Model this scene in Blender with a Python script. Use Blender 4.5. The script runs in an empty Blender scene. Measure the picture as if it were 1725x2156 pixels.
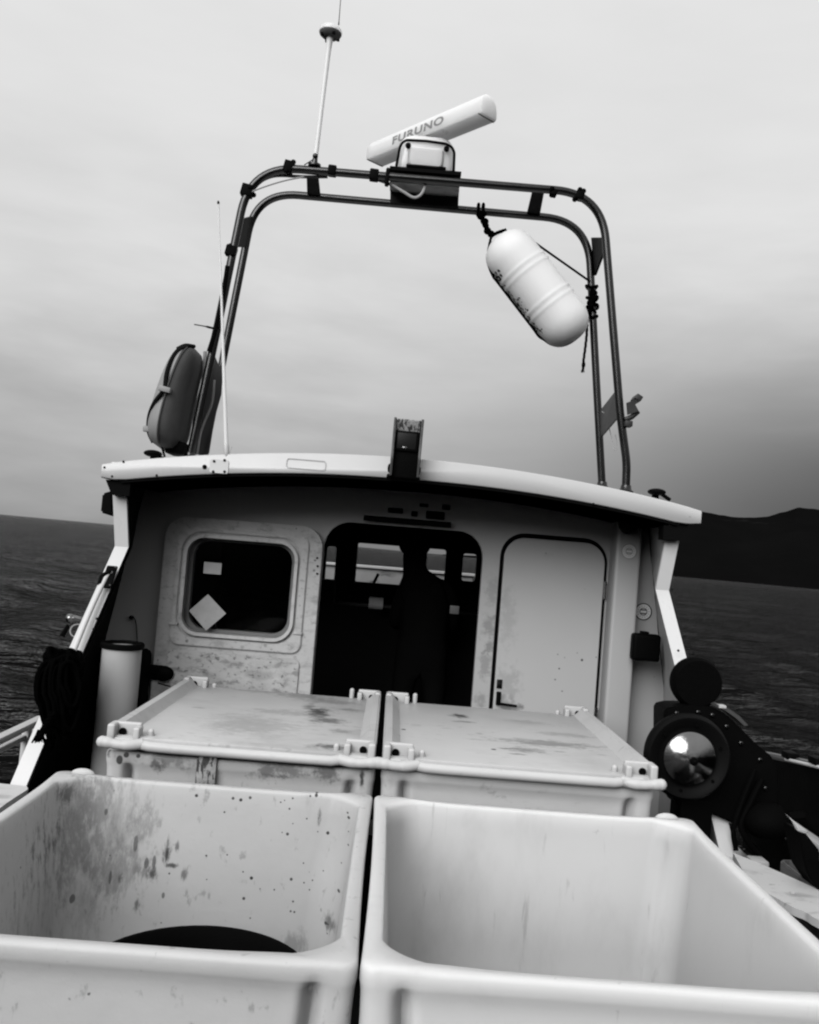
import bpy, bmesh, math, random
import numpy as np
from mathutils import Vector, Matrix, noise as mnoise
S = bpy.context.scene
C = S.collection
R = math.radians
random.seed(7)

# ------------------------------------------------------------------ camera
EYE = 1.62                      # eye height over the working deck
F = 1870.0                      # focal length in units of a 1725 px wide picture
HEEL = R(-0.6)                  # the boat heels a touch to starboard
ROLL = R(4.6)
CX, CY = 862.5, 1078.0
Yc = Vector(((831 - CX) / F, -(1158 - CY) / F, -1)).normalized()
t_ = Vector((math.cos(ROLL), -math.sin(ROLL), 0))
Xc = (t_ - Yc * t_.dot(Yc)).normalized()
Zc = Xc.cross(Yc)
cam_d = bpy.data.cameras.new('camera')
cam = bpy.data.objects.new('camera', cam_d); C.objects.link(cam)
cam_d.sensor_fit = 'HORIZONTAL'; cam_d.sensor_width = 36; cam_d.lens = 36 * F / 1725
cam_d.clip_start = 0.05; cam_d.clip_end = 30000
M3 = Matrix((Xc, Yc, Zc))
M4 = M3.to_4x4(); M4.translation = (0, 0, EYE)
cam.matrix_world = M4
S.camera = cam

def ray(px, py):
    return M3 @ Vector(((px - CX) / F, -(py - CY) / F, -1))
def at(px, py, Y=None, X=None, Z=None):
    """point of the place seen in that direction at a known distance Y ahead (or side X, or height Z)"""
    d = ray(px, py)
    s = Y / d.y if Y is not None else (X / d.x if X is not None else (Z - EYE) / d.z)
    p = d * s; p.z += EYE
    return p

# ------------------------------------------------------------------ light
SUN_EL, SUN_AZ = R(30), R(206)      # azimuth clockwise from the bow
w = bpy.data.worlds.new('World'); S.world = w; w.use_nodes = True
nt = w.node_tree; nt.nodes.clear()
def N(nt, t, **k):
    n = nt.nodes.new(t)
    for a, b in k.items(): setattr(n, a, b)
    return n
def mth(nt, op, a, b=None, c=None, clamp=False):
    n = nt.nodes.new('ShaderNodeMath'); n.operation = op; n.use_clamp = clamp
    for i, v in enumerate((a, b, c)):
        if v is None: continue
        if isinstance(v, (int, float)): n.inputs[i].default_value = v
        else: nt.links.new(v, n.inputs[i])
    return n.outputs[0]
def ramp(nt, fac, pts, interp='LINEAR'):
    n = nt.nodes.new('ShaderNodeValToRGB'); n.color_ramp.interpolation = interp
    e = n.color_ramp.elements
    while len(e) < len(pts): e.new(0.5)
    for i, (p, v) in enumerate(pts):
        e[i].position = p; e[i].color = (v, v, v, 1)
    nt.links.new(fac, n.inputs[0]); return n.outputs[0]
def maprange(nt, v, a, b, c, d, t='SMOOTHSTEP'):
    n = nt.nodes.new('ShaderNodeMapRange'); n.interpolation_type = t
    nt.links.new(v, n.inputs[0])
    for i, x in enumerate((a, b, c, d)): n.inputs[i + 1].default_value = x
    return n.outputs[0]
out = N(nt, 'ShaderNodeOutputWorld'); bg = N(nt, 'ShaderNodeBackground'); bg.inputs[1].default_value = 0.1
tc = N(nt, 'ShaderNodeTexCoord'); sp = N(nt, 'ShaderNodeSeparateXYZ'); nt.links.new(tc.outputs['Generated'], sp.inputs[0])
X_, Y_, Z_ = sp.outputs
# cloud layer: broad soft bands lying along the horizon, brighter overhead, a darker bank over the hills, extended unseen astern to cut fill light
mp = N(nt, 'ShaderNodeMapping'); mp.inputs['Scale'].default_value = (1.0, 1.0, 3.8); mp.inputs['Rotation'].default_value = (0, R(-4), 0)
nt.links.new(tc.outputs['Generated'], mp.inputs[0])
n1 = N(nt, 'ShaderNodeTexNoise'); n1.inputs['Scale'].default_value = 2.6; n1.inputs['Detail'].default_value = 5; n1.inputs['Roughness'].default_value = .5; n1.inputs['Distortion'].default_value = .35
nt.links.new(mp.outputs[0], n1.inputs['Vector'])
n2 = N(nt, 'ShaderNodeTexNoise'); n2.inputs['Scale'].default_value = 7.5; n2.inputs['Detail'].default_value = 4; n2.inputs['Roughness'].default_value = .5
nt.links.new(mp.outputs[0], n2.inputs['Vector'])
nn = mth(nt, 'ADD', mth(nt, 'MULTIPLY', mth(nt, 'SUBTRACT', n1.outputs['Fac'], .5), .75), mth(nt, 'MULTIPLY', mth(nt, 'SUBTRACT', n2.outputs['Fac'], .5), .42))
zz = mth(nt, 'ADD', Z_, mth(nt, 'MULTIPLY', nn, .05))
base = ramp(nt, zz, [(0.0, .33), (.06, .40), (.13, .53), (.20, .65), (.30, .77), (.41, .83), (.53, .85), (.75, .90), (1.0, .98)], 'LINEAR')
cl = mth(nt, 'ADD', 1, mth(nt, 'MULTIPLY', nn, maprange(nt, Z_, .0, .5, .9, .16)))
az = mth(nt, 'DIVIDE', mth(nt, 'SUBTRACT', mth(nt, 'MULTIPLY', X_, .94), mth(nt, 'MULTIPLY', mth(nt, 'ADD', Y_, -1.0), .30)), mth(nt, 'MAXIMUM', mth(nt, 'SQRT', mth(nt, 'ADD', mth(nt, 'MULTIPLY', X_, X_), mth(nt, 'MULTIPLY', Y_, Y_))), .01))
bank = mth(nt, 'MULTIPLY', maprange(nt, mth(nt, 'ADD', az, mth(nt, 'MULTIPLY', nn, .3)), -.05, .50, 0, 1), maprange(nt, zz, .06, .36, 1, 0))
dk = mth(nt, 'SUBTRACT', 1, mth(nt, 'MULTIPLY', bank, .80))
val = mth(nt, 'MULTIPLY', mth(nt, 'MULTIPLY', mth(nt, 'MULTIPLY', base, cl), dk), 10)
sky = N(nt, 'ShaderNodeTexSky', sky_type='NISHITA'); sky.sun_disc = False; sky.sun_elevation = SUN_EL; sky.sun_rotation = SUN_AZ
bw = N(nt, 'ShaderNodeRGBToBW'); nt.links.new(sky.outputs[0], bw.inputs[0])
mx = N(nt, 'ShaderNodeMix'); mx.inputs[0].default_value = .97
nt.links.new(mth(nt, 'MINIMUM', bw.outputs[0], 9), mx.inputs[2]); nt.links.new(val, mx.inputs[3])
nt.links.new(mx.outputs[0], bg.inputs[0]); nt.links.new(bg.outputs[0], out.inputs[0])
sd = bpy.data.lights.new('sun', 'SUN'); sd.energy = 3.0; sd.angle = R(44); sd.color = (1, 1, 1)
sun = bpy.data.objects.new('sun', sd); C.objects.link(sun)
sv = Vector((math.sin(SUN_AZ) * math.cos(SUN_EL), math.cos(SUN_AZ) * math.cos(SUN_EL), math.sin(SUN_EL)))
sun.rotation_euler = sv.to_track_quat('Z', 'Y').to_euler(); sun.location = (0, 0, 30)
S.view_settings.view_transform = 'Standard'; S.view_settings.look = 'None'
S.view_settings.exposure = -0.1; S.view_settings.gamma = 1; S.view_settings.use_curve_mapping = False
S.render.engine = 'CYCLES'
S.cycles.diffuse_bounces = 0; S.cycles.glossy_bounces = 3; S.cycles.transmission_bounces = 4; S.cycles.transparent_max_bounces = 8
S.cycles.filter_width = 2.2; S.cycles.caustics_reflective = False; S.cycles.caustics_refractive = False

# ------------------------------------------------------------------ materials (the photograph is black and white: all greys)
MATS = {}
def mat(name, col, rough=.5, metal=0.0, mottle=None, specks=None, streaks=None, smear=None, bump=None, spec=.5, seed=0.0, sss=None):
    """mottle=(scale, depth)  specks=[(scale, radius, density, value)]  streaks=(scale xyz, lo, hi, value, strength)  bump=(scale, strength)"""
    if name in MATS: return MATS[name]
    m = bpy.data.materials.new(name); m.use_nodes = True; nt = m.node_tree
    b = nt.nodes['Principled BSDF']; b.inputs['Roughness'].default_value = rough; b.inputs['Metallic'].default_value = metal
    b.inputs['Specular IOR Level'].default_value = spec
    if sss:
        b.inputs['Subsurface Weight'].default_value = sss[0]; b.inputs['Subsurface Radius'].default_value = (1, 1, 1); b.inputs['Subsurface Scale'].default_value = sss[1]
    tc = N(nt, 'ShaderNodeTexCoord'); mp = N(nt, 'ShaderNodeMapping'); mp.inputs['Location'].default_value = (seed, seed * 1.7, seed * .6)
    nt.links.new(tc.outputs['Object'], mp.inputs[0]); V = mp.outputs[0]
    def noise(scale, detail=4, rough=.55, vec=None, dist=0):
        n = N(nt, 'ShaderNodeTexNoise'); n.inputs['Scale'].default_value = scale; n.inputs['Detail'].default_value = detail
        n.inputs['Roughness'].default_value = rough; n.inputs['Distortion'].default_value = dist
        nt.links.new(vec or V, n.inputs['Vector']); return n.outputs['Fac']
    v = None
    def mixv(a, b_, f):
        n = N(nt, 'ShaderNodeMix')
        for i, x in ((0, f), (2, a), (3, b_)):
            if isinstance(x, (int, float)): n.inputs[i].default_value = x
            else: nt.links.new(x, n.inputs[i])
        return n.outputs[0]
    v = col
    if mottle:
        v = mth(nt, 'MULTIPLY', mth(nt, 'ADD', 1 - mottle[1] / 2, mth(nt, 'MULTIPLY', noise(mottle[0], 6), mottle[1])), col)
    for (sx, lo, hi, value, strength, *clus) in (streaks or []):
        m2 = N(nt, 'ShaderNodeMapping'); m2.inputs['Scale'].default_value = sx; m2.inputs['Location'].default_value = (seed * 3, 1.3 * seed, lo * 9)
        nt.links.new(tc.outputs['Object'], m2.inputs[0])
        f = maprange(nt, noise(1.0, 7, .62, m2.outputs[0], .25), lo, hi, 0, strength)
        if clus: f = mth(nt, 'MULTIPLY', f, maprange(nt, noise(clus[0], 3), .44, .64, .08, 1))
        v = mixv(v, value, f)
    for (sc, rad, dens, value) in (specks or []):
        vo = N(nt, 'ShaderNodeTexVoronoi'); vo.inputs['Scale'].default_value = sc
        nt.links.new(mixvec(nt, V, .35 / sc, sc), vo.inputs['Vector'])
        s2 = N(nt, 'ShaderNodeSeparateColor'); nt.links.new(vo.outputs['Color'], s2.inputs[0])
        on = maprange(nt, s2.outputs[0], 1 - dens, 1 - dens + .02, 0, 1, 'LINEAR')
        rr = mth(nt, 'MULTIPLY', s2.outputs[1], rad)
        f = maprange(nt, mth(nt, 'SUBTRACT', vo.outputs['Distance'], rr), 0, .05, 1, 0, 'LINEAR')
        f = mth(nt, 'MULTIPLY', f, maprange(nt, noise(2.3, 2), .46, .60, 0, 1))
        v = mixv(v, value, mth(nt, 'MULTIPLY', mth(nt, 'MULTIPLY', on, f), .85))
    if isinstance(v, (int, float)):
        b.inputs['Base Color'].default_value = (v, v, v, 1)
    else:
        cc = N(nt, 'ShaderNodeCombineColor')
        for i in range(3): nt.links.new(v, cc.inputs[i])
        nt.links.new(cc.outputs[0], b.inputs['Base Color'])
        nt.links.new(mth(nt, 'ADD', rough - .08, mth(nt, 'MULTIPLY', noise(9, 5), .16)), b.inputs['Roughness'])
    if bump:
        bp = N(nt, 'ShaderNodeBump'); bp.inputs['Strength'].default_value = bump[1]; bp.inputs['Distance'].default_value = .01
        nt.links.new(noise(bump[0], 5), bp.inputs['Height']); nt.links.new(bp.outputs[0], b.inputs['Normal'])
    MATS[name] = m; return m
def spots(obj, pts, own=None, grain=(1, 1, 1)):
    """stains of their own shape at given places of an object: (point, radius, value, strength, stretch xyz)"""
    m = obj.data.materials[0].copy(); m.name = own or obj.data.materials[0].name + '_stained'; obj.data.materials[0] = m; nt = m.node_tree
    cc = next(n for n in nt.nodes if n.bl_idname == 'ShaderNodeCombineColor'); v = cc.inputs[0].links[0].from_socket
    tc = N(nt, 'ShaderNodeTexCoord'); n = N(nt, 'ShaderNodeTexNoise'); n.inputs['Scale'].default_value = 26; n.inputs['Detail'].default_value = 5; n.inputs['Roughness'].default_value = .72
    gm_ = N(nt, 'ShaderNodeMapping'); gm_.inputs['Scale'].default_value = grain; nt.links.new(tc.outputs['Object'], gm_.inputs[0]); nt.links.new(gm_.outputs[0], n.inputs['Vector'])
    for (p, r, val, st, sc) in pts:
        c = Vector(p) - WL[obj.name]
        a = N(nt, 'ShaderNodeVectorMath', operation='SUBTRACT'); nt.links.new(tc.outputs['Object'], a.inputs[0]); a.inputs[1].default_value = c
        q = N(nt, 'ShaderNodeVectorMath', operation='MULTIPLY'); nt.links.new(a.outputs[0], q.inputs[0]); q.inputs[1].default_value = [k / r for k in sc]
        L = N(nt, 'ShaderNodeVectorMath', operation='LENGTH'); nt.links.new(q.outputs[0], L.inputs[0])
        d = mth(nt, 'ADD', L.outputs['Value'], mth(nt, 'MULTIPLY', mth(nt, 'SUBTRACT', n.outputs['Fac'], .5), 3.4 if r > .012 else .5))
        f = maprange(nt, d, .25 if r > .012 else .8, 1.15, st, 0)
        x = N(nt, 'ShaderNodeMix'); nt.links.new(f, x.inputs[0]); nt.links.new(v, x.inputs[2]); x.inputs[3].default_value = val; v = x.outputs[0]
    for k in range(3): nt.links.new(v, cc.inputs[k])
def mixvec(nt, V, amt, sc):
    n = N(nt, 'ShaderNodeTexNoise'); n.inputs['Scale'].default_value = sc * 1.5; nt.links.new(V, n.inputs['Vector'])
    a = N(nt, 'ShaderNodeVectorMath', operation='SUBTRACT'); nt.links.new(n.outputs['Color'], a.inputs[0]); a.inputs[1].default_value = (.5, .5, .5)
    s = N(nt, 'ShaderNodeVectorMath', operation='SCALE'); nt.links.new(a.outputs[0], s.inputs[0]); s.inputs['Scale'].default_value = amt
    d = N(nt, 'ShaderNodeVectorMath', operation='ADD'); nt.links.new(V, d.inputs[0]); nt.links.new(s.outputs[0], d.inputs[1])
    return d.outputs[0]

GRP = mat('white_gelcoat', .42, .4, mottle=(2.5, .10), streaks=[((2, 2, 7), .62, .8, .45, .35)], specks=[(14, .05, .06, .15)], bump=(60, .03))
ROOFM = mat('roof_gelcoat', .52, .3, mottle=(3, .05), streaks=[((5, 5, 3), .66, .8, .5, .4)], specks=[(18, .09, .05, .2)], bump=(40, .03))
STRIPM = mat('trim_gelcoat', .62, .3, mottle=(4, .07), streaks=[((8, 8, 3), .66, .85, .5, .4)], bump=(50, .03))
DOORM = mat('clean_door_gelcoat', .46, .4, mottle=(2, .08), specks=[(11, .08, .3, .08), (20, .1, .2, .1)], streaks=[((3, 3, 5), .6, .8, .3, .4)], bump=(30, .03), seed=2.2)
GRIME = mat('grimy_door_panel', .47, .55, mottle=(9, .6), streaks=[((12, 12, 26), .50, .64, .17, .7), ((5, 5, 9), .52, .7, .25, .6), ((30, 30, 40), .57, .64, .07, .7)], specks=[(40, .25, .4, .06)], bump=(45, .35), seed=4.1)
SLIDEM = mat('weathered_door_gelcoat', .48, .5, mottle=(6, .4), streaks=[((7, 7, 14), .48, .70, .22, .6), ((30, 30, 45), .54, .68, .15, .5)], specks=[(26, .2, .2, .12)], bump=(45, .2), seed=4.1)
UNDER = mat('underside_shade', .006, .9, mottle=(5, .2), spec=.0)  # near-black so the shade under the overhang sits in the colour
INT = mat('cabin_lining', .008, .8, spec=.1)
DECK = mat('wet_dark_deck', .012, .6, mottle=(4, .5), bump=(80, .3), spec=.2)
HULLM = mat('hull_gelcoat', .68, .35, mottle=(3, .1))
BLACK = mat('black_plastic', .0025, .55, mottle=(8, .4), bump=(60, .1), spec=.03)
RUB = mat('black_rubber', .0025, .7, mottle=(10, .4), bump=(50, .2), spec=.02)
STEEL = mat('stainless_steel', .05, .25, metal=1, mottle=(30, .5), bump=(200, .05))
BRIGHT = mat('polished_steel', .22, .15, metal=1, mottle=(14, .5), bump=(35, .12))
ALU = mat('dull_aluminium', .55, .35, metal=1, mottle=(18, .6), streaks=[((12, 12, 20), .5, .7, .08, .6)])
DPLATE = mat('dark_steel_plate', .008, .7, metal=0, mottle=(20, .6), spec=.1)
ROPE = mat('tarred_rope', .002, .95, mottle=(40, .6), bump=(180, .6), spec=.0)
PEC = mat('clean_tub_polyethylene', .63, .42, sss=(.7, .09), mottle=(1.6, .08), specks=[(9, .05, .25, .2)], streaks=[((3, 3, 1.5), .54, .8, .34, .4), ((24, 24, 3), .62, .74, .3, .45), ((9, 9, 9), .66, .72, .18, .5, 1.5)], bump=(25, .04), spec=.3)
PED = mat('dirty_tub_polyethylene', .50, .48, sss=(.4, .04), mottle=(2.2, .30),
          streaks=[((30, 30, 16), .60, .70, .16, .45), ((12, 12, 3.2), .58, .74, .22, .55, 1.7)],
          specks=[(15, .07, .3, .03), (24, .08, .3, .05)], bump=(30, .12), spec=.3, seed=6.2)
PEL = mat('stained_lid_polyethylene', .54, .45, mottle=(3, .26), streaks=[((1.4, 2.2, 4), .46, .74, .27, .6), ((14, 34, 20), .56, .68, .2, .5, 2.6)],
          specks=[(13, .09, .2, .04)], bump=(35, .1), spec=.4, seed=5.7)
PER = mat('lid_polyethylene', .54, .45, mottle=(3, .2), streaks=[((1.4, 2.2, 4), .5, .76, .3, .5), ((14, 34, 20), .58, .70, .2, .5, 2.2)],
          specks=[(13, .09, .2, .04)], bump=(35, .1), spec=.4, seed=8.9)
RAD = mat('radome_white', .74, .3, sss=(.8, .22), mottle=(3, .04))
FLOAT = mat('float_plastic', .80, .6, sss=(.8, .16), mottle=(3, .05), streaks=[((8, 8, 8), .68, .8, .5, .3)])
LETT = mat('lettering_grey', .22, .5)
PAPER = mat('sticker_paper', .40, .6, mottle=(14, .6), streaks=[((20, 20, 30), .55, .7, .2, .5)])
STK = mat('sticker_white', .72, .5); STD = mat('sticker_ink', .02, .5)
CLOTH = mat('dark_jacket_cloth', .004, .9, spec=.05); SKIN = mat('face_skin', .2, .6)
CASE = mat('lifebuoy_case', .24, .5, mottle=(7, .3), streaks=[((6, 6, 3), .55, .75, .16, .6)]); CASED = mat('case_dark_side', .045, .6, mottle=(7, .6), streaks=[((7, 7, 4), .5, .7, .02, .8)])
STRAP = mat('webbing', .005, .8, spec=.1)
RUST = mat('rusty_plate', .34, .6, mottle=(30, 1.0), streaks=[((60, 60, 18), .48, .56, .02, .95)], specks=[(60, .25, .4, .03)], bump=(80, .4), seed=3)
WHIP = mat('fibreglass_white', .74, .4, sss=(.7, .02))
def glass_mat():
    m = bpy.data.materials.new('tinted_glass'); m.use_nodes = True; nt = m.node_tree; nt.nodes.clear()
    o = N(nt, 'ShaderNodeOutputMaterial'); t = N(nt, 'ShaderNodeBsdfTransparent'); t.inputs[0].default_value = (.82, .82, .82, 1)
    g = N(nt, 'ShaderNodeBsdfGlossy'); g.inputs['Roughness'].default_value = .03; mx = N(nt, 'ShaderNodeMixShader'); mx.inputs[0].default_value = .004
    nt.links.new(t.outputs[0], mx.inputs[1]); nt.links.new(g.outputs[0], mx.inputs[2]); nt.links.new(mx.outputs[0], o.inputs[0]); return m
GLASS = glass_mat()

# ------------------------------------------------------------------ mesh helpers
WL = {}
class MB:
    def __init__(s): s.bm = bmesh.new(); s.mi = 0
    def _new(s, faces):
        for f in faces: f.material_index = s.mi
    def box(s, c, size, rot=None, bev=.004, seg=2):
        vs = bmesh.ops.create_cube(s.bm, size=1)['verts']
        Mx = Matrix.Translation(Vector(c)) @ (rot.to_4x4() if rot else Matrix.Identity(4)) @ Matrix.Diagonal((*size, 1))
        bmesh.ops.transform(s.bm, matrix=Mx, verts=vs)
        if bev:
            es = {e for v in vs for e in v.link_edges}
            r = bmesh.ops.bevel(s.bm, geom=list(es), offset=min(bev, min(size) * .45), segments=seg, affect='EDGES', profile=.6)
            s._new([f for f in r['faces']]); fs = {f for v in r['verts'] for f in v.link_faces}; s._new(fs)
        else: s._new({f for v in vs for f in v.link_faces})
        return s
    def ring_faces(s, a, b, flip=False):
        n = len(a); fs = []
        for i in range(n):
            q = (a[i], a[(i + 1) % n], b[(i + 1) % n], b[i])
            fs.append(s.bm.faces.new(q[::-1] if flip else q))
        s._new(fs)
    def loft(s, rings, cap0=True, cap1=True):
        R_ = [[s.bm.verts.new(p) for p in r] for r in rings]
        for a, b in zip(R_, R_[1:]): s.ring_faces(a, b)
        if cap0: s._new([s.bm.faces.new(R_[0][::-1])])
        if cap1: s._new([s.bm.faces.new(R_[-1])])
        return s
    def tube(s, path, r, n=10, cap=True, flat=1.0):
        path = [Vector(p) for p in path]; rr = r if isinstance(r, (list, tuple)) else [r] * len(path)
        t = (path[1] - path[0]).normalized(); up = Vector((0, 0, 1)) if abs(t.z) < .9 else Vector((0, 1, 0))
        u = t.cross(up).normalized(); rings = []
        for i, p in enumerate(path):
            if i == 0: d = path[1] - p
            elif i == len(path) - 1: d = p - path[i - 1]
            else: d = (path[i + 1] - p).normalized() + (p - path[i - 1]).normalized()
            d.normalize(); u = (u - d * u.dot(d)).normalized(); v = d.cross(u)
            rings.append([p + (u * math.cos(a) + v * math.sin(a) * flat) * rr[i] for a in [2 * math.pi * k / n for k in range(n)]])
        return s.loft(rings, cap, cap)
    def lathe(s, prof, o, ax, n=32):
        """prof = [(radius, along)]"""
        o = Vector(o); ax = Vector(ax).normalized(); up = Vector((0, 0, 1)) if abs(ax.z) < .9 else Vector((0, 1, 0))
        u = ax.cross(up).normalized(); v = ax.cross(u)
        return s.loft([[o + ax * h + (u * math.cos(a) + v * math.sin(a)) * max(r, .0004) for a in [2 * math.pi * k / n for k in range(n)]] for r, h in prof])
    def plate(s, outline, holes, y0, y1, frame=None, bev=0):
        """outline and holes: 2-D loops; extruded from y0 to y1; frame maps (a, b, depth) to 3-D"""
        fr = frame or (lambda a, b, d: Vector((a, d, b)))
        tmp = bmesh.new(); es = []
        for lp in [outline] + list(holes):
            vs = [tmp.verts.new((p[0], p[1], 0)) for p in lp]
            for i in range(len(vs)): es.append(tmp.edges.new((vs[i], vs[(i + 1) % len(vs)])))
        bmesh.ops.triangle_fill(tmp, edges=es, use_beauty=True, use_dissolve=False)
        tmp.verts.index_update(); tv = [v.co.copy() for v in tmp.verts]
        A = [s.bm.verts.new(fr(p.x, p.y, y0)) for p in tv]; B = [s.bm.verts.new(fr(p.x, p.y, y1)) for p in tv]; fs = []
        for f in tmp.faces:
            ix = [v.index for v in f.verts]
            fs.append(s.bm.faces.new([A[i] for i in ix])); fs.append(s.bm.faces.new([B[i] for i in ix][::-1]))
        for e in tmp.edges:
            if len(e.link_faces) == 1:
                a, b = [v.index for v in e.verts]; fs.append(s.bm.faces.new((A[a], A[b], B[b], B[a])))
        s._new(fs); tmp.free()
        if bev:
            bmesh.ops.recalc_face_normals(s.bm, faces=fs)
            ed = {e for f in fs for e in f.edges if len(e.link_faces) == 2 and e.calc_face_angle(0) > .9}
            bmesh.ops.bevel(s.bm, geom=list(ed), offset=bev, segments=2, affect='EDGES', clamp_overlap=True)
        return s
    def ball(s, c, r, sub=3):
        r = (r, r, r) if isinstance(r, (int, float)) else r
        vs = bmesh.ops.create_icosphere(s.bm, subdivisions=sub, radius=1)['verts']
        bmesh.ops.transform(s.bm, matrix=Matrix.Translation(Vector(c)) @ Matrix.Diagonal((*r, 1)), verts=vs)
        s._new({f for v in vs for f in v.link_faces}); return s
    def build(s, name, m, parent=None, smooth=40, kind=None, origin=None):
        bm = s.bm; bmesh.ops.recalc_face_normals(bm, faces=bm.faces)
        co = np.array([v.co for v in bm.verts]); c = Vector(origin) if origin is not None else Vector((co.min(0) + co.max(0)) / 2)
        if parent is None and origin is None: c.z = float(co[:, 2].min())
        bmesh.ops.translate(bm, vec=-c, verts=bm.verts)
        me = bpy.data.meshes.new(name); bm.to_mesh(me); bm.free()
        for x in (m if isinstance(m, (list, tuple)) else [m]): me.materials.append(x)
        if smooth:
            for p in me.polygons: p.use_smooth = True
            me.set_sharp_from_angle(angle=R(smooth))
        o = bpy.data.objects.new(name, me); C.objects.link(o); WL[o.name] = c.copy()
        if parent: o.parent = parent; o.location = c - WL[parent.name]
        else: o.location = c
        if kind: o['kind'] = kind
        return o
def thing(name, label, cat, loc, group=None):
    o = bpy.data.objects.new(name, None); C.objects.link(o); o.location = loc; WL[o.name] = Vector(loc); o.empty_display_size = .2
    o['label'] = label; o['category'] = cat
    if group: o['group'] = group
    return o
def tag(o, label, cat, group=None):
    o['label'] = label; o['category'] = cat
    if group: o['group'] = group
    return o
def rrect(x0, x1, z0, z1, r, n=8, corners=(1, 1, 1, 1)):
    """rounded rectangle; corners: bottom-left, bottom-right, top-right, top-left"""
    pts = []
    for (cx, cz, a0, k) in ((x0, z0, 180, 0), (x1, z0, 270, 1), (x1, z1, 0, 2), (x0, z1, 90, 3)):
        rr = r * corners[k]
        if rr <= 0: pts.append((cx, cz)); continue
        ox = cx + rr * (1 if cx == x0 else -1); oz = cz + rr * (1 if cz == z0 else -1)
        for i in range(n + 1):
            a = R(a0 + 90 * i / n); pts.append((ox + rr * math.cos(a), oz + rr * math.sin(a)))
    return pts
def arc_path(pts, rad, n=8):
    """polyline with rounded corners"""
    P = [Vector(p) for p in pts]; o = [P[0]]
    for i in range(1, len(P) - 1):
        a, b, c = P[i - 1], P[i], P[i + 1]; r = rad[i - 1] if isinstance(rad, (list, tuple)) else rad
        d1 = (a - b).normalized(); d2 = (c - b).normalized(); p1 = b + d1 * r; p2 = b + d2 * r
        for k in range(n + 1):
            t = k / n; o.append(p1 * (1 - t) ** 2 + b * 2 * t * (1 - t) + p2 * t * t)
    o.append(P[-1]); return o
def spline(pts, n=8):
    P = [Vector(p) for p in pts]; P = [P[0] * 2 - P[1]] + P + [P[-1] * 2 - P[-2]]; o = []
    for i in range(1, len(P) - 2):
        for k in range(n):
            t = k / n; a, b, c, d = P[i - 1:i + 3]
            o.append(.5 * ((2 * b) + (c - a) * t + (2 * a - 5 * b + 4 * c - d) * t * t + (3 * b - a - 3 * c + d) * t ** 3))
    o.append(P[-2]); return o

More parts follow.
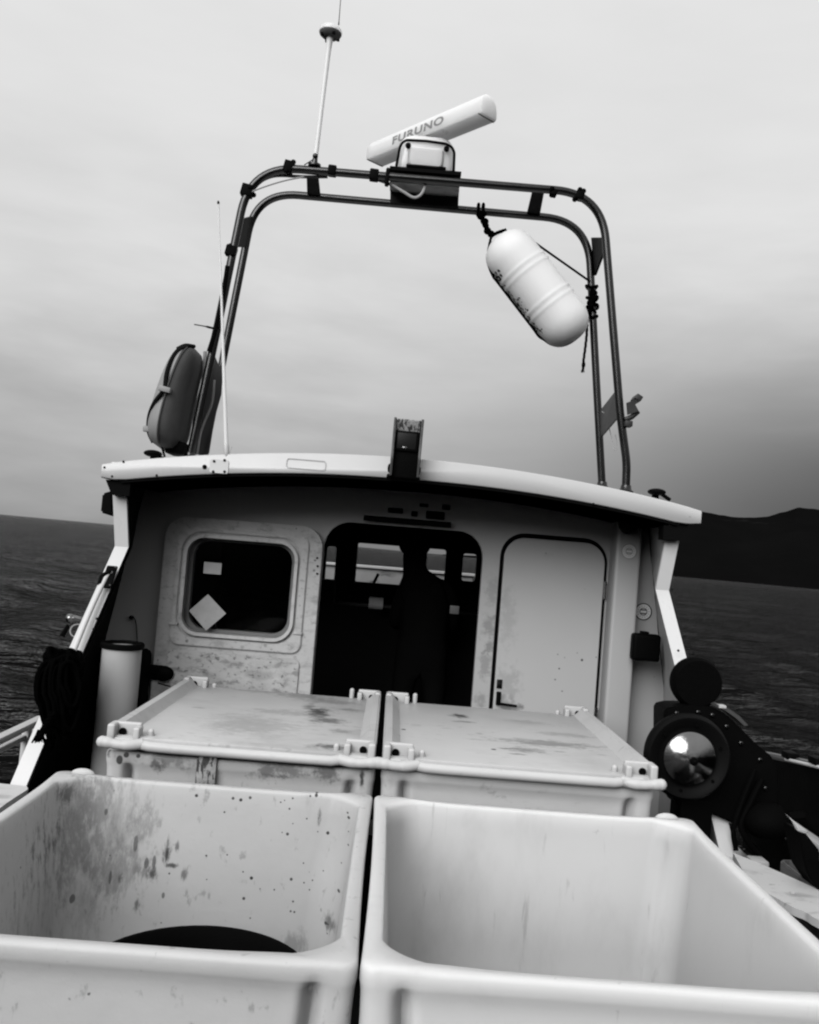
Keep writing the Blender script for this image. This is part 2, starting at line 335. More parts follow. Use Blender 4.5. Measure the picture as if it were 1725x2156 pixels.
# ------------------------------------------------------------------ sea
def build_sea():
    rs = [1.2]
    while rs[-1] < 14000: rs.append(rs[-1] * (1.021 if rs[-1] < 400 else 1.06))
    rs = np.array(rs); na = 760; th = np.linspace(0, 2 * np.pi, na, endpoint=False)
    r, t = np.meshgrid(rs, th, indexing='ij'); x = r * np.sin(t); y = r * np.cos(t); z = np.zeros_like(x)
    rng = np.random.RandomState(4)
    for k in range(46):
        L = .7 * (1.13 ** k) if k < 30 else 1.2 * (1.12 ** (k - 30)); 
        if L > 34: L = 34
        d = rng.normal(np.radians(72), np.radians(30)); ph = rng.rand() * 7
        a = .0085 * L ** .72 * (.6 + .8 * rng.rand())
        step = np.maximum(r * .021, r * 2 * np.pi / na)
        fade = np.clip(L / (step * 3.0) - .6, 0, 1)
        q = 2 * np.pi / L * (x * np.sin(d) + y * np.cos(d)) + ph
        z += a * fade * (1 - 2 * np.abs(np.sin(q / 2)) ** 1.3) * .55
    z = z * 1.25 - .42
    co = np.stack([x, y, z], -1).reshape(-1, 3); nr = len(rs)
    i = np.arange((nr - 1) * na); a = i; b = (i // na) * na + (i % na + 1) % na
    fa = np.stack([a, b, b + na, a + na], -1)
    co = np.vstack([co, [[0, 0, -.5]]]); c0 = len(co) - 1
    me = bpy.data.meshes.new('sea'); faces = fa.tolist() + [[c0, (k + 1) % na, k] for k in range(na)]
    me.from_pydata(co.tolist(), [], faces)
    me.polygons.foreach_set('use_smooth', [True] * len(me.polygons))
    m = bpy.data.materials.new('sea_water'); m.use_nodes = True; nt = m.node_tree; nt.nodes.clear()
    mo = N(nt, 'ShaderNodeOutputMaterial'); mxs = N(nt, 'ShaderNodeMixShader'); df = N(nt, 'ShaderNodeBsdfDiffuse'); df.inputs[0].default_value = (.004, .004, .004, 1)
    gs = N(nt, 'ShaderNodeBsdfGlossy'); gs.inputs['Roughness'].default_value = .13; gs.inputs[0].default_value = (.82, .82, .82, 1); fr = N(nt, 'ShaderNodeFresnel'); fr.inputs['IOR'].default_value = 1.33
    nt.links.new(mth(nt, 'POWER', fr.outputs[0], 2.7), mxs.inputs[0]); nt.links.new(df.outputs[0], mxs.inputs[1]); nt.links.new(gs.outputs[0], mxs.inputs[2]); nt.links.new(mxs.outputs[0], mo.inputs[0])
    tc = N(nt, 'ShaderNodeTexCoord'); h = None
    for (sc, rz, st) in (((.9, 1.9, 1), 15, 1.0), ((3.2, 6, 1), 22, .3), ((.25, .6, 1), 8, 2.0), ((.07, .2, 1), 5, 3.0)):
        mp = N(nt, 'ShaderNodeMapping'); mp.inputs['Scale'].default_value = sc; mp.inputs['Rotation'].default_value = (0, 0, R(rz))
        nt.links.new(tc.outputs['Object'], mp.inputs[0]); n = N(nt, 'ShaderNodeTexNoise'); n.inputs['Scale'].default_value = 1; n.inputs['Detail'].default_value = 4
        n.inputs['Distortion'].default_value = .5; nt.links.new(mp.outputs[0], n.inputs['Vector'])
        v = mth(nt, 'MULTIPLY', n.outputs['Fac'], st); h = v if h is None else mth(nt, 'ADD', h, v)
    bp = N(nt, 'ShaderNodeBump'); bp.inputs['Strength'].default_value = 1.0; bp.inputs['Distance'].default_value = .26
    nt.links.new(h, bp.inputs['Height'])
    for nd in (gs, fr, df): nt.links.new(bp.outputs[0], nd.inputs['Normal'])
    me.materials.append(m); o = bpy.data.objects.new('sea', me); C.objects.link(o); o['kind'] = 'structure'; return o
sea = build_sea()

# ------------------------------------------------------------------ hills beyond the water
def build_hills():
    prof = [(3, 0), (7, 6), (10, 45), (13.5, 95), (16, 128), (18.9, 137), (20, 132), (21.5, 130), (22.7, 134), (23.6, 146), (24.3, 160), (25.3, 163), (26.5, 160), (30, 175), (36, 130), (44, 150), (55, 70), (66, 10), (70, 0)]
    pa = [p[0] for p in prof]; ph = [p[1] for p in prof]
    na, nr = 420, 46; D0, D1 = 2300., 4300.; co = []
    for j in range(nr):
        for i in range(na):
            a = 3 + 67 * i / (na - 1); v = j / (nr - 1); r_ = D0 + (D1 - D0) * v
            crest = np.interp(a, pa, ph) / 1870 * math.cos(R(min(a, 35)))
            s = math.sin(min(v / .45, 1) * math.pi / 2) ** 1.1 if v < .45 else math.cos((v - .45) / .55 * math.pi / 2)
            x, y = r_ * math.sin(R(a)), r_ * math.cos(R(a))
            nz = mnoise.fractal(Vector((x, y, 0)) / 520, .9, 2.1, 6) * 26 + mnoise.fractal(Vector((x, y, 5)) / 120, .9, 2.1, 4) * 4
            h = crest * (D0 + (D1 - D0) * .45) * s + nz * min(1, s * 1.2) * min(1, np.interp(a, pa, ph) / 60) * (.9 if v < .4 else .35)
            co.append((x, y, max(h, 0) * 1.0 - .9 + (2.2 if 0 < j < nr - 1 and crest > 0 else 0)))
    fa = [(j * na + i, j * na + i + 1, (j + 1) * na + i + 1, (j + 1) * na + i) for j in range(nr - 1) for i in range(na - 1)]
    me = bpy.data.meshes.new('hills'); me.from_pydata(co, [], fa); me.polygons.foreach_set('use_smooth', [True] * len(me.polygons))
    me.materials.append(mat('heath_hillside', .004, .95, mottle=(.004, .9), streaks=[((.003, .003, .01), .6, .7, .05, .6)], spec=.0))
    o = bpy.data.objects.new('hills', me); C.objects.link(o); o['kind'] = 'structure'
build_hills()

# ------------------------------------------------------------------ the boat
boat = thing('fishing_boat', 'small white fishing boat seen from its aft deck, wheelhouse with curved roof ahead', 'boat', (0, 3, 0))
def beam(y): return 1.78 if y < 4.9 else 1.78 * math.sqrt(max(0, 1 - ((y - 4.9) / 4.7) ** 2))
def sheer(y): return .30 if y < 4.8 else .30 + .90 * min(1, (y - 4.8) / 2.2) ** 1.2
def hull():
    ys = [-3.2, -2, -.5, 1, 2.5, 4, 5, 5.8, 6.6, 7.4, 8.1, 8.7, 9.1, 9.4, 9.55]
    b = MB()
    def sec(y, ins=0.0):
        w_ = max(beam(y) - ins, .02); zs = sheer(y); return [(w_, y, zs), (w_ * .985, y, zs * .5), (w_ * .95, y, -.15), (w_ * .8, y, -.5 + ins), (w_ * .35, y, -.75 + ins), (0, y, -.85 + ins),
                (-w_ * .35, y, -.75 + ins), (-w_ * .8, y, -.5 + ins), (-w_ * .95, y, -.15), (-w_ * .985, y, zs * .5), (-w_, y, zs)]
    rings = [sec(y) + sec(y, .05)[::-1] for y in ys]
    b.loft([[Vector(p) for p in r] for r in rings])
    b.build('hull', HULLM, boat, 50)
hull()
d = MB(); n_ = 24; ys = [-3.1 + 12.3 * i / n_ for i in range(n_ + 1)]
d.loft([[Vector((-(beam(y) - .06), y, z - .05)), Vector((beam(y) - .06, y, z - .05)), Vector((beam(y) - .06, y, z)), Vector((-(beam(y) - .06), y, z))] for y in ys if y < 7.4 for z in [0.0]])
d.build('deck', DECK, boat)
# foredeck, hatch, bow rail cap
FD = mat('grey_foredeck_paint', .34, .6, mottle=(6, .5), streaks=[((4, 8, 8), .55, .7, .08, .7)], bump=(40, .2), seed=9)
d = MB(); d.loft([[Vector((-(beam(y) - .06), y, .98)), Vector((beam(y) - .06, y, .98)), Vector((beam(y) - .06, y, 1.02)), Vector((-(beam(y) - .06), y, 1.02))] for y in [7.35 + 2.05 * i / 14 for i in range(15)]])
d.build('foredeck', FD, boat)
b = MB()
for sgn in (1, -1):
    b.tube([Vector((sgn * max(beam(y) - .02, .015), y, sheer(y) + .02)) for y in [4.9 + 4.66 * i / 40 for i in range(41)]], .035, 8)
b.build('bow_rail_cap', STRIPM, boat)
b = MB(); zc_ = at(790, 1194, Y=9).z
b = MB(); b.box((0, 9.0, (zc_ + 1.02) / 2), (1.62, .05, zc_ - 1.02), bev=.01); b.build('bow_breakwater', FD, boat)
b = MB(); b.box((0, 8.97, zc_), (1.66, .06, .028), bev=.008); b.build('breakwater_cap', STRIPM, boat)
for sgn in (-1, 1):
    # gunwale beams and coaming board
    b = MB(); b.box((sgn * 1.76, .9, .598), (.05, 7.6, .03), bev=.008); b.build('gunwale_rail', STRIPM, boat)
    b = MB(); b.box((sgn * 1.78, .9, .535), (.03, 7.6, .028), bev=.008); b.build('lower_rail', STRIPM, boat)
    for yy in (-2.2, -.9, .4, 1.7, 4.55): b = MB(); b.box((sgn * 1.772, yy, .44), (.035, .05, .29), bev=.006); b.build('rail_post', STRIPM, boat)
    b = MB()
    if sgn > 0:
        lp = [(1.345, 3.33), (1.40, 3.24)] + [(1.40 + .0085 * i * 5.6 + random.uniform(-.002, .002), 3.24 - .0178 * i * 5.6) for i in range(1, 9)] + [(1.70, 2.45), (1.62, 2.20)]
        lp += [(1.59 - .31 * i / 40 + random.uniform(-.006, .006), 2.20 + .80 * i / 40) for i in range(41)]
        hq_ = at(1670, 1880, Z=.6)
    else:
        lp = [(1.318 + random.uniform(-.004, .004), -2 + 5.45 * i / 59) for i in range(60)] + [(1.34, 3.49), (1.60, 3.51), (1.60, -2)]
        hq_ = Vector((1.45, 2.0, .6))
    b.plate(lp, [[(abs(hq_.x) + .011 * math.cos(a), hq_.y + .011 * math.sin(a)) for a in [k * math.pi / 6 for k in range(12)]]], .575, .60,
            frame=lambda a, c, dd, s_=sgn: Vector((a * s_, c, dd)))
    b.build('coaming_board', mat('board_gelcoat', .56, .45, mottle=(5, .2), streaks=[((6, 9, 6), .54, .72, .2, .6), ((20, 40, 20), .6, .72, .12, .5)], specks=[(20, .1, .2, .1)]), boat)
    for yy in (3.38, 2.5, 1.5, .5): b = MB(); b.box((sgn * 1.46, yy, .285), (.06, .07, .57), bev=.006); b.build('coaming_support', GRP, boat)
# wheelhouse side panels with their thick white aft edges (wings)
TH = .064
def xs(z): return 1.365 + .08 * max(0, z - 1.53) + max(0, 1.53 - z) * .115
def xw(z): return TH + 1.395 + .165 * max(0, 1.97 - z) if z > .9 else TH + 1.571      # where the panels meet the bulkhead
for sgn in (-1, 1):
    prof = [(4.30, 1.93), (4.345, 1.70), (4.375, 1.53), (4.20, 1.29), (4.00, 1.02), (3.82, .76), (3.64, .49), (3.60, .06)]
    b = MB(); rings = []
    for (yy, z) in prof:
        xo = xs(z); xi = xo - TH; xp = xw(z)
        rings.append([Vector((sgn * xo, yy, z)), Vector((sgn * xp, 4.97, z)), Vector((sgn * xp, 7.35, z)), Vector((sgn * (xp - TH), 7.35, z)), Vector((sgn * (xp - TH), 4.97, z)), Vector((sgn * xi, yy, z))])
    b.loft(rings)
    b.build('side_panel', GRP, boat, 25)
    # trim laid on the aft edge
    b = MB(); b.loft([[Vector((sgn * (xs(z) + .001), yy - .003, z - .001)), Vector((sgn * (xs(z) + .001), yy + .012, z + .006)), Vector((sgn * (xs(z) - TH - .001), yy + .012, z + .006)), Vector((sgn * (xs(z) - TH - .001), yy - .003, z - .001))] for yy, z in prof])
    b.build('edge_trim', STRIPM, boat, 25)
# added black sheet inside the port panel and block behind the pipe, painting deep shade
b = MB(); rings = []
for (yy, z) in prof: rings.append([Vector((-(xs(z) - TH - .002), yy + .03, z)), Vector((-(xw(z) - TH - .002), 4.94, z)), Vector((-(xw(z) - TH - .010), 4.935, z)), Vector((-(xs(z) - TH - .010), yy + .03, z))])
b.loft(rings); b.build('port_shade_sheet', RUB, boat, 25)
b = MB(); b.box((-1.38, 4.82, .50), (.22, .2, .96), bev=.05, seg=4); b.build('corner_shade_block', RUB, boat)
# fasteners and joints on the aft edges
def on_strip(px, py, sgn): return at(px, py, X=sgn * 1.40)
# aft bulkhead
hole_door = rrect(-0.393, 0.495, 0.12, 1.755, 0.145, 8, (0, 0, 1, 1))
win = rrect(-1.125, -0.538, 1.087, 1.604, 0.091, 8)
b = MB()
zl = [.05, .5, .9, 1.2, 1.53, 1.97]
outl = [(-(xw(z) - TH - .002), z) for z in zl] ; outr = [((xw(z) - TH - .002), z) for z in zl]
b.plate(outl[::-1] + outr, [hole_door[::-1], rrect(-1.108, -0.56, 1.103, 1.588, 0.086, 6)], 4.95, 5)
bh_ = b.build('aft_bulkhead', GRP, boat, 30)
spots(bh_, [(at(x_, y_, Y=4.95), r_, v_, .6, sc_) for x_, y_, r_, v_, sc_ in ((1030, 1320, .05, .18, (1, 1, .6)), (1022, 1400, .05, .2, (1.2, 1, .6)), (1030, 1360, .04, .14, (1, 1, .8)), (1012, 1470, .04, .2, (1, 1, 1)), (345, 1252, .004, .1, (1, 1, 1)), (1040, 1240, .06, .26, (1, 1, .6)))])
# sealant bead where bulkhead meets the side panel
for sgn in (1,):
    b = MB(); P = []
    for i in range(60):
        z = .5 + 1.4 * i / 59; P.append((sgn * (xw(z) - TH - .004), 4.942, z))
    b.tube(P, [.004 + .003 * random.random() for _ in P], 6); b.build('sealant_bead', RUB, boat)
# box post between door and starboard corner
b = MB(); b.box((1.268, 4.88, 1.0), (.138, .15, 1.88), bev=.018, seg=3); b.build('box_post', GRP, boat)
# door opening lip
def band(loop, wd, y0, y1, name, m, parent):
    c = Vector((sum(p[0] for p in loop) / len(loop), sum(p[1] for p in loop) / len(loop)))
    outp = []
    n = len(loop)
    for i in range(n):
        p0, p1, p2 = Vector(loop[i - 1]), Vector(loop[i]), Vector(loop[(i + 1) % n])
        d_ = ((p1 - p0).normalized() + (p2 - p1).normalized()).normalized(); nrm = Vector((d_.y, -d_.x))
        outp.append(tuple(p1 + nrm * wd))
    bb = MB(); bb.plate(outp, [loop[::-1]], y0, y1, bev=.0015); return bb.build(name, m, parent)
# sliding door
b = MB(); b.plate(rrect(-1.259, -0.395, 0.1, 1.711, 0.118, 8), [win[::-1]], 4.885, 4.925, bev=.006)
slide = b.build('sliding_door', SLIDEM, boat, 35)
b = MB(); b.plate(rrect(-1.184, -0.468, 1.012, 1.658, 0.054, 6), [rrect(-1.157, -0.508, 1.058, 1.635, 0.108, 6)[::-1]], 4.872, 4.886, bev=.004); b.build('raised_moulding', SLIDEM, slide)
b = MB(); b.plate(rrect(-1.184, -0.468, 0.2, 0.983, 0.032, 6), [], 4.874, 4.886, bev=.004); b.build('lower_panel', GRIME, slide)
FRM = mat('window_frame_alloy', .50, .5, metal=.1, mottle=(30, .5), streaks=[((20, 20, 20), .55, .7, .12, .6)])
band(rrect(-1.125, -0.538, 1.087, 1.604, 0.091, 8), .019, 4.862, 4.895, 'window_frame', FRM, slide)
b = MB(); b.plate(rrect(-1.13, -0.533, 1.082, 1.609, 0.086, 6), [], 4.906, 4.912); pane = b.build('window_pane', GLASS, slide)
p = [at(430, 1183, Y=4.898), at(467, 1186, Y=4.898), at(465, 1210, Y=4.898), at(428, 1207, Y=4.898)]
b = MB(); b.plate([(q.x, q.z) for q in p], [], 4.899, 4.901); o = b.build('sticker', PAPER, slide); o['label'] = 'small rectangular sticker'
p = [at(438, 1251, Y=4.898), at(476, 1292, Y=4.898), at(434, 1328, Y=4.898), at(398, 1286, Y=4.898)]
b = MB(); b.plate([(q.x, q.z) for q in p], [], 4.899, 4.901); o = b.build('sticker', PAPER, slide); o['label'] = 'diamond shaped sticker'
for (px, py) in ((668, 1175), (669, 1192), (668, 1208)):
    q = at(px, py, Y=4.88); b = MB(); b.lathe([(.006, 0), (.006, .004), (.002, .005)], q + Vector((0, 0.003, 0)), (0, -1, 0), 10); b.build('screw', DPLATE, slide)
for sgn, z in ((-1, 1.125), (1, 1.125)):
    xx = -1.168 if sgn < 0 else -.490
    b = MB(); b.box((xx, 4.876, z), (.05, .022, .014), bev=.004); b.build('moulding_step', SLIDEM, slide)
# closed door
b = MB(); b.plate(rrect(0.611, 1.173, 0.16, 1.744, 0.113, 8, (0, 0, 1, 1)), [], 4.933, 4.949, bev=.004)
cd = b.build('closed_door', DOORM, boat, 35)
def dp_(px, py, r, val, st, sc=(1, 1, 1)): return (at(px, py, Y=4.93), r, val, st, sc)
spots(cd, [dp_(1175, 1378, .005, .12, .8), dp_(1178, 1408, .006, .06, .9), dp_(1226, 1390, .008, .04, .9), dp_(1256, 1384, .005, .1, .8), dp_(1275, 1375, .005, .1, .8), dp_(1216, 1375, .005, .15, .7), dp_(1278, 1543, .006, .05, .9),
           dp_(1062, 1480, .05, .2, .6), dp_(1095, 1488, .02, .06, .8), dp_(1070, 1440, .09, .24, .4, (1.2, 1, .8)), dp_(1067, 1300, .12, .26, .35, (2, 1, .7)), dp_(1232, 1240, .004, .15, .7), dp_(1150, 1165, .006, .15, .6)])
gl = rrect(0.611, 1.173, 0.16, 1.744, 0.113, 8, (0, 0, 1, 1))
b = MB()
outp = rrect(0.59, 1.188, 0.14, 1.771, 0.135, 8, (0, 0, 1, 1)); inn = rrect(0.609, 1.175, 0.158, 1.746, 0.115, 8, (0, 0, 1, 1))
b.plate(outp, [inn[::-1]], 4.94, 4.9485); b.build('door_seal', RUB, cd)
b = MB(); b.box((.637, 4.927, .851), (.026, .014, .075), bev=.008); b.tube([(.637, 4.915, .829), (.646, 4.9, .826), (.737, 4.9, .820)], .008, 8); b.build('door_handle', BLACK, cd)
for z in (1.491, .792):
    b = MB(); b.tube([(1.181, 4.928, z - .05), (1.181, 4.928, z + .05)], .008, 8)
    for k in range(4): b.lathe([(.010, 0), (.010, .012)], (1.181, 4.928, z - .045 + k * .025), (0, 0, 1), 8)
    b.build('hinge', BRIGHT, cd)
b = MB(); b.box((.637, 4.930, .93), (.03, .008, .05), bev=.004); b.build('lock_plate', STEEL, cd)
# dark grab bar and small fittings over the doorway
b = MB()
p0, p1 = at(766, 1090, Y=4.91), at(950, 1105, Y=4.91)
b.tube([p0, p1], .016, 10)
for t in (.06, .5, .94): q = p0.lerp(p1, t); b.box(q + Vector((0, .025, 0)), (.02, .04, .02), bev=.003)
gb = b.build('grab_bar', BLACK, boat)
for (x, y, sx, sz) in ((833, 1075, .085, .03), (873, 1082, .035, .03), (917, 1085, .105, .045), (940, 1068, .045, .03), (893, 1064, .05, .02)):
    q = at(x, y, Y=4.94); b = MB(); b.box(q, (sx, .02, sz), bev=.005); b.build('black_tag', BLACK, boat)
# ring stickers
def ring_sticker(c, r, faint=False):
    b = MB(); n = 28
    def circ(rr): return [(c.x + rr * math.cos(2 * math.pi * k / n), c.z + rr * math.sin(2 * math.pi * k / n)) for k in range(n)]
    b.mi = 0; b.plate(circ(r), [], c.y - .0010, c.y)
    b.mi = 1; b.plate(circ(r * .99), [circ(r * .86)[::-1]], c.y - .0018, c.y - .0011)
    b.plate(circ(r * .45), [circ(r * .36)[::-1]], c.y - .0018, c.y - .0011)
    for s_ in (-1, 1): b.plate([(c.x - r * .3, c.z + s_ * r * .2 - r * .07), (c.x + r * .3, c.z + s_ * r * .2 - r * .07), (c.x + r * .3, c.z + s_ * r * .2 + r * .07), (c.x - r * .3, c.z + s_ * r * .2 + r * .07)], [], c.y - .0018, c.y - .0011)
    for k in range(14):
        a = 2 * math.pi * k / 14 + .1; q = (c.x + r * .64 * math.cos(a), c.z + r * .64 * math.sin(a)); e = r * .045
        b.plate([(q[0] - e, q[1] - e), (q[0] + e, q[1] - e), (q[0] + e, q[1] + e), (q[0] - e, q[1] + e)], [], c.y - .0018, c.y - .0011)
    return b.build('round_sticker', [STK, mat('faded_ink', .3, .6) if faint else STD], boat, 0)
ring_sticker(at(1325, 1161, Y=4.8035), .044, True)['label'] = 'faded round sticker on the box post'
ring_sticker(at(1355, 1288, Y=4.948), .049)['label'] = 'round sticker with dark ring'
# black speaker box on the bulkhead, dome lamp over the post
b = MB(); q = at(1359, 1363, Y=4.74); b.box(q, (.15, .07, .145), bev=.02, seg=3)
b.box(q + Vector((-.01, 0, .078)), (.04, .05, .014), bev=.005)
for k in range(5): b.box(q + Vector((-.05 + k * .025, -.036, -.052)), (.008, .006, .006), bev=.001)
b.build('black_socket_box', BLACK, boat)
b = MB(); q = at(1325, 1108, Y=4.76); b.lathe([(.052, 0), (.05, .03), (.035, .05), (.01, .058)], q + Vector((0, .03, .01)), (0, -1, 0), 20); b.build('dome_lamp', BLACK, boat)
# roof
def zt(x): return 2.067 - .068 * x * x + .008 * x / 1.4
def roof():
    b = MB(); rings = []
    y0, y1 = 4.25, 7.5; N_ = 48
    def prof(y, grow=0.0):
        top = []; bot = []
        for i in range(N_ + 1):
            x = -1.425 + 2.885 * i / N_
            e = min(1, (1.45 - abs(x - .015)) / .09)
            top.append(Vector((x, y, zt(x) - .004 * (1 - max(e, 0)))))
            hgt = .106 - .014 * min(1, abs(x) / 1.4) 
            zb = zt(x) - hgt + max(0, 1 - e) * .026
            bot.append(Vector((x, y, zb)))
        return top + bot[::-1]
    P0 = prof(y0)
    cen = Vector((0, y0, 1.98))
    rings = []
    for (dy, sc) in ((.0, .006), (.004, .002), (.012, 0.0)):
        rings.append([Vector((p.x, y0 + dy, p.z + (-sc if i <= N_ else sc))) for i, p in enumerate(P0)])
    rings.append([Vector((p.x, y1, p.z)) for p in P0])
    b.loft(rings); return b.build('roof', ROOFM, boat, 50)
roof_o = roof()
b = MB()   # near-black sheet with the overhang's shade in its colour, rising inboard of the fascia
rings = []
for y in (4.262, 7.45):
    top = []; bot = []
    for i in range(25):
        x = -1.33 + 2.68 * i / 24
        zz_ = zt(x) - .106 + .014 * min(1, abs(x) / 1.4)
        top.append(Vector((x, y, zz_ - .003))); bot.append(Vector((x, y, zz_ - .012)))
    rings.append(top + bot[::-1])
b.loft(rings); b.build('roof_shade_sheet', UNDER, boat, 60)
for sgn in (-1, 1):   # sloped soffit corners port and starboard, shade in their colour too
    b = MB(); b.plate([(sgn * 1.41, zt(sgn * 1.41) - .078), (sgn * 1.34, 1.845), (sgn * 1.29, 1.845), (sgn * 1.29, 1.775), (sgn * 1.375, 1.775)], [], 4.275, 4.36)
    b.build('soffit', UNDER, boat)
# fittings on the roof edge
q = at(431, 983, Y=4.25); b = MB(); b.lathe([(.011, 0), (.011, .003)], q, (0, -1, 0), 16); b.build('drain_hole', RUB, boat)
b = MB(); p0, p1 = at(443, 966, Y=4.247), at(480, 998, Y=4.247)
b.mi = 0; b.plate(rrect(p0.x, p1.x, p1.z, p0.z, .01, 4), [], 4.2455, 4.25, bev=.001)
b.mi = 1
for (px, py) in ((451, 971), (473, 969), (449, 993), (473, 993)):
    q = at(px, py, Y=4.2445); b.lathe([(.0065, 0), (.0065, .003), (.003, .004)], q + Vector((0, .001, 0)), (0, -1, 0), 10)
b.build('antenna_bracket', [STRIPM, DPLATE], boat)
p0, p1 = at(604, 964, Y=4.249), at(686, 992, Y=4.249)
b = MB(); b.plate(rrect(p0.x, p1.x, p1.z, p0.z, .014, 5), [rrect(p0.x + .004, p1.x - .004, p1.z + .004, p0.z - .004, .011, 5)[::-1]], 4.2475, 4.25); b.build('blanking_plate', mat('aged_sealant', .46, .6), boat)
for (px, py) in ((236, 1003), (220, 984), (260, 972), (1250, 1061), (330, 1001)):
    q = at(px, py, Y=4.25); b = MB(); b.lathe([(.006, 0), (.005, .003), (.002, .004)], q, (0, -1, 0), 10); b.build('screw', DPLATE, boat)
# horn-like dark lamps near the roof ends
for (px, py, lab) in ((322, 957, 'dark deck lamp on port roof edge'), (1383, 1038, 'dark deck lamp on starboard roof edge')):
    q = at(px, py, Y=4.42); b = MB(); b.ball(q + Vector((0, 0, .005)), (.045, .05, .018), 3); b.box(q + Vector((.0, .02, -.03)), (.03, .03, .05), bev=.004)
    b.tube([q + Vector((.02, 0, 0)), q + Vector((.07, .0, -.03))], .01, 8)
    o = b.build('deck_lamp', BLACK, boat); o['label'] = lab
# lamp box hanging outboard of the port side panel
p = [at(x, y, Y=4.5) for x, y in ((222, 1040), (243, 1034), (244, 1088), (218, 1080))]
b = MB(); b.plate([(q.x, q.z) for q in p], [], 4.45, 4.60, bev=.008); b.build('side_lamp', BLACK, boat)
# cabin: lining, front wall with windscreens
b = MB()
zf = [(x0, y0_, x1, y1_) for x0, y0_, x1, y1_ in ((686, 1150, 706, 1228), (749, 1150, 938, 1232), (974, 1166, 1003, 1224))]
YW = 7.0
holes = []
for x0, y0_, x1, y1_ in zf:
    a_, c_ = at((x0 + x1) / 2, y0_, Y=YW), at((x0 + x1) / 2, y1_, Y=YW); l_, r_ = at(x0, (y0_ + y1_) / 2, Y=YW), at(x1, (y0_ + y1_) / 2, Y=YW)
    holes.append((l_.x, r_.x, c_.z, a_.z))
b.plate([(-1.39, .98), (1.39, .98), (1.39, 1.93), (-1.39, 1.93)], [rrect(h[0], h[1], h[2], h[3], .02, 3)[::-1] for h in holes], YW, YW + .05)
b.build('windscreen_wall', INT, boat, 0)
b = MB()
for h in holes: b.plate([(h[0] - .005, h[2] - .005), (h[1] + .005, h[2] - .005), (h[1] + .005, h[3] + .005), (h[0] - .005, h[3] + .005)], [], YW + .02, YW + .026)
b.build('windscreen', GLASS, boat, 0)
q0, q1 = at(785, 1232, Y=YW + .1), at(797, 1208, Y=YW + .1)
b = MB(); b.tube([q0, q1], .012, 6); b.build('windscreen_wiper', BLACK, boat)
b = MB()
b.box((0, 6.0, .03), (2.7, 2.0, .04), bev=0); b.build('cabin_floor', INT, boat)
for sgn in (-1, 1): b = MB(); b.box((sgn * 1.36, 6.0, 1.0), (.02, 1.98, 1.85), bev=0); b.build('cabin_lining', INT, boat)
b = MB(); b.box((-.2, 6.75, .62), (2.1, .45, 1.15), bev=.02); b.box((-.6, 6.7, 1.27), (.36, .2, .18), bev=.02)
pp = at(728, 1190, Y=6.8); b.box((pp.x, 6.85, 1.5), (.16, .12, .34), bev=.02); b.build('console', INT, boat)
b = MB(); q = at(786, 1270, Y=6.3); b.lathe([(.04, 0), (.042, .002), (.042, .098), (.04, .1)], q + Vector((-.03, 0, 0)), (1, 0, 0), 20)
cup = b.build('paper_roll', mat('paper_roll_white', .85, .7), boat)
b = MB(); q = at(957, 1284, Y=4.9); b.box(q, (.05, .01, .045), bev=.002); b.build('hanging_tag', mat('tag_grey', .05, .6), boat)
# fuel pipe and light cord on the port side of the bulkhead
b = MB(); q = at(277, 1300, Y=4.93); b.ball(q, (.014, .01, .012), 2); b.tube(spline([q, q + Vector((.02, 0, -.01)), q + Vector((.035, 0, -.07)), q + Vector((.045, 0, -.16)), q + Vector((.05, 0, -.28))], 5), .003, 6); b.build('bulkhead_cord', RUB, boat)
# latch plate low on the port side of the sliding door
b = MB(); q = at(345, 1418, Y=4.86); b.ball(q, (.055, .03, .042), 3); b.box(q + Vector((-.05, .02, 0)), (.08, .03, .08), bev=.01)
b.tube([q + Vector((-.02, -.03, -.05)), q + Vector((.05, -.03, -.062))], .004, 6); b.build('door_hold_back', BLACK, boat)

# ------------------------------------------------------------------ white standpipe in the port corner
q = at(258, 1360, Y=4.12)
pipe = thing('standpipe', 'white upright pipe with a dark rim in the shaded corner left of the sliding door', 'pipe', (q.x, 4.12, .02))
WP = mat('pipe_white', .40, .4, mottle=(4, .15), specks=[(14, .12, .12, .06)], streaks=[((6, 6, 2), .6, .8, .3, .4)])
b = MB(); b.lathe([(.088, 0), (.088, q.z - .02)], (q.x, 4.12, .02), (0, 0, 1), 36); b.build('barrel', WP, pipe)
b = MB(); b.lathe([(.089, 0), (.098, .004), (.099, .022), (.094, .028), (.08, .028), (.08, -.0), (.089, 0)][:6], (q.x, 4.12, q.z - .012), (0, 0, 1), 36); b.build('rim', BLACK, pipe)

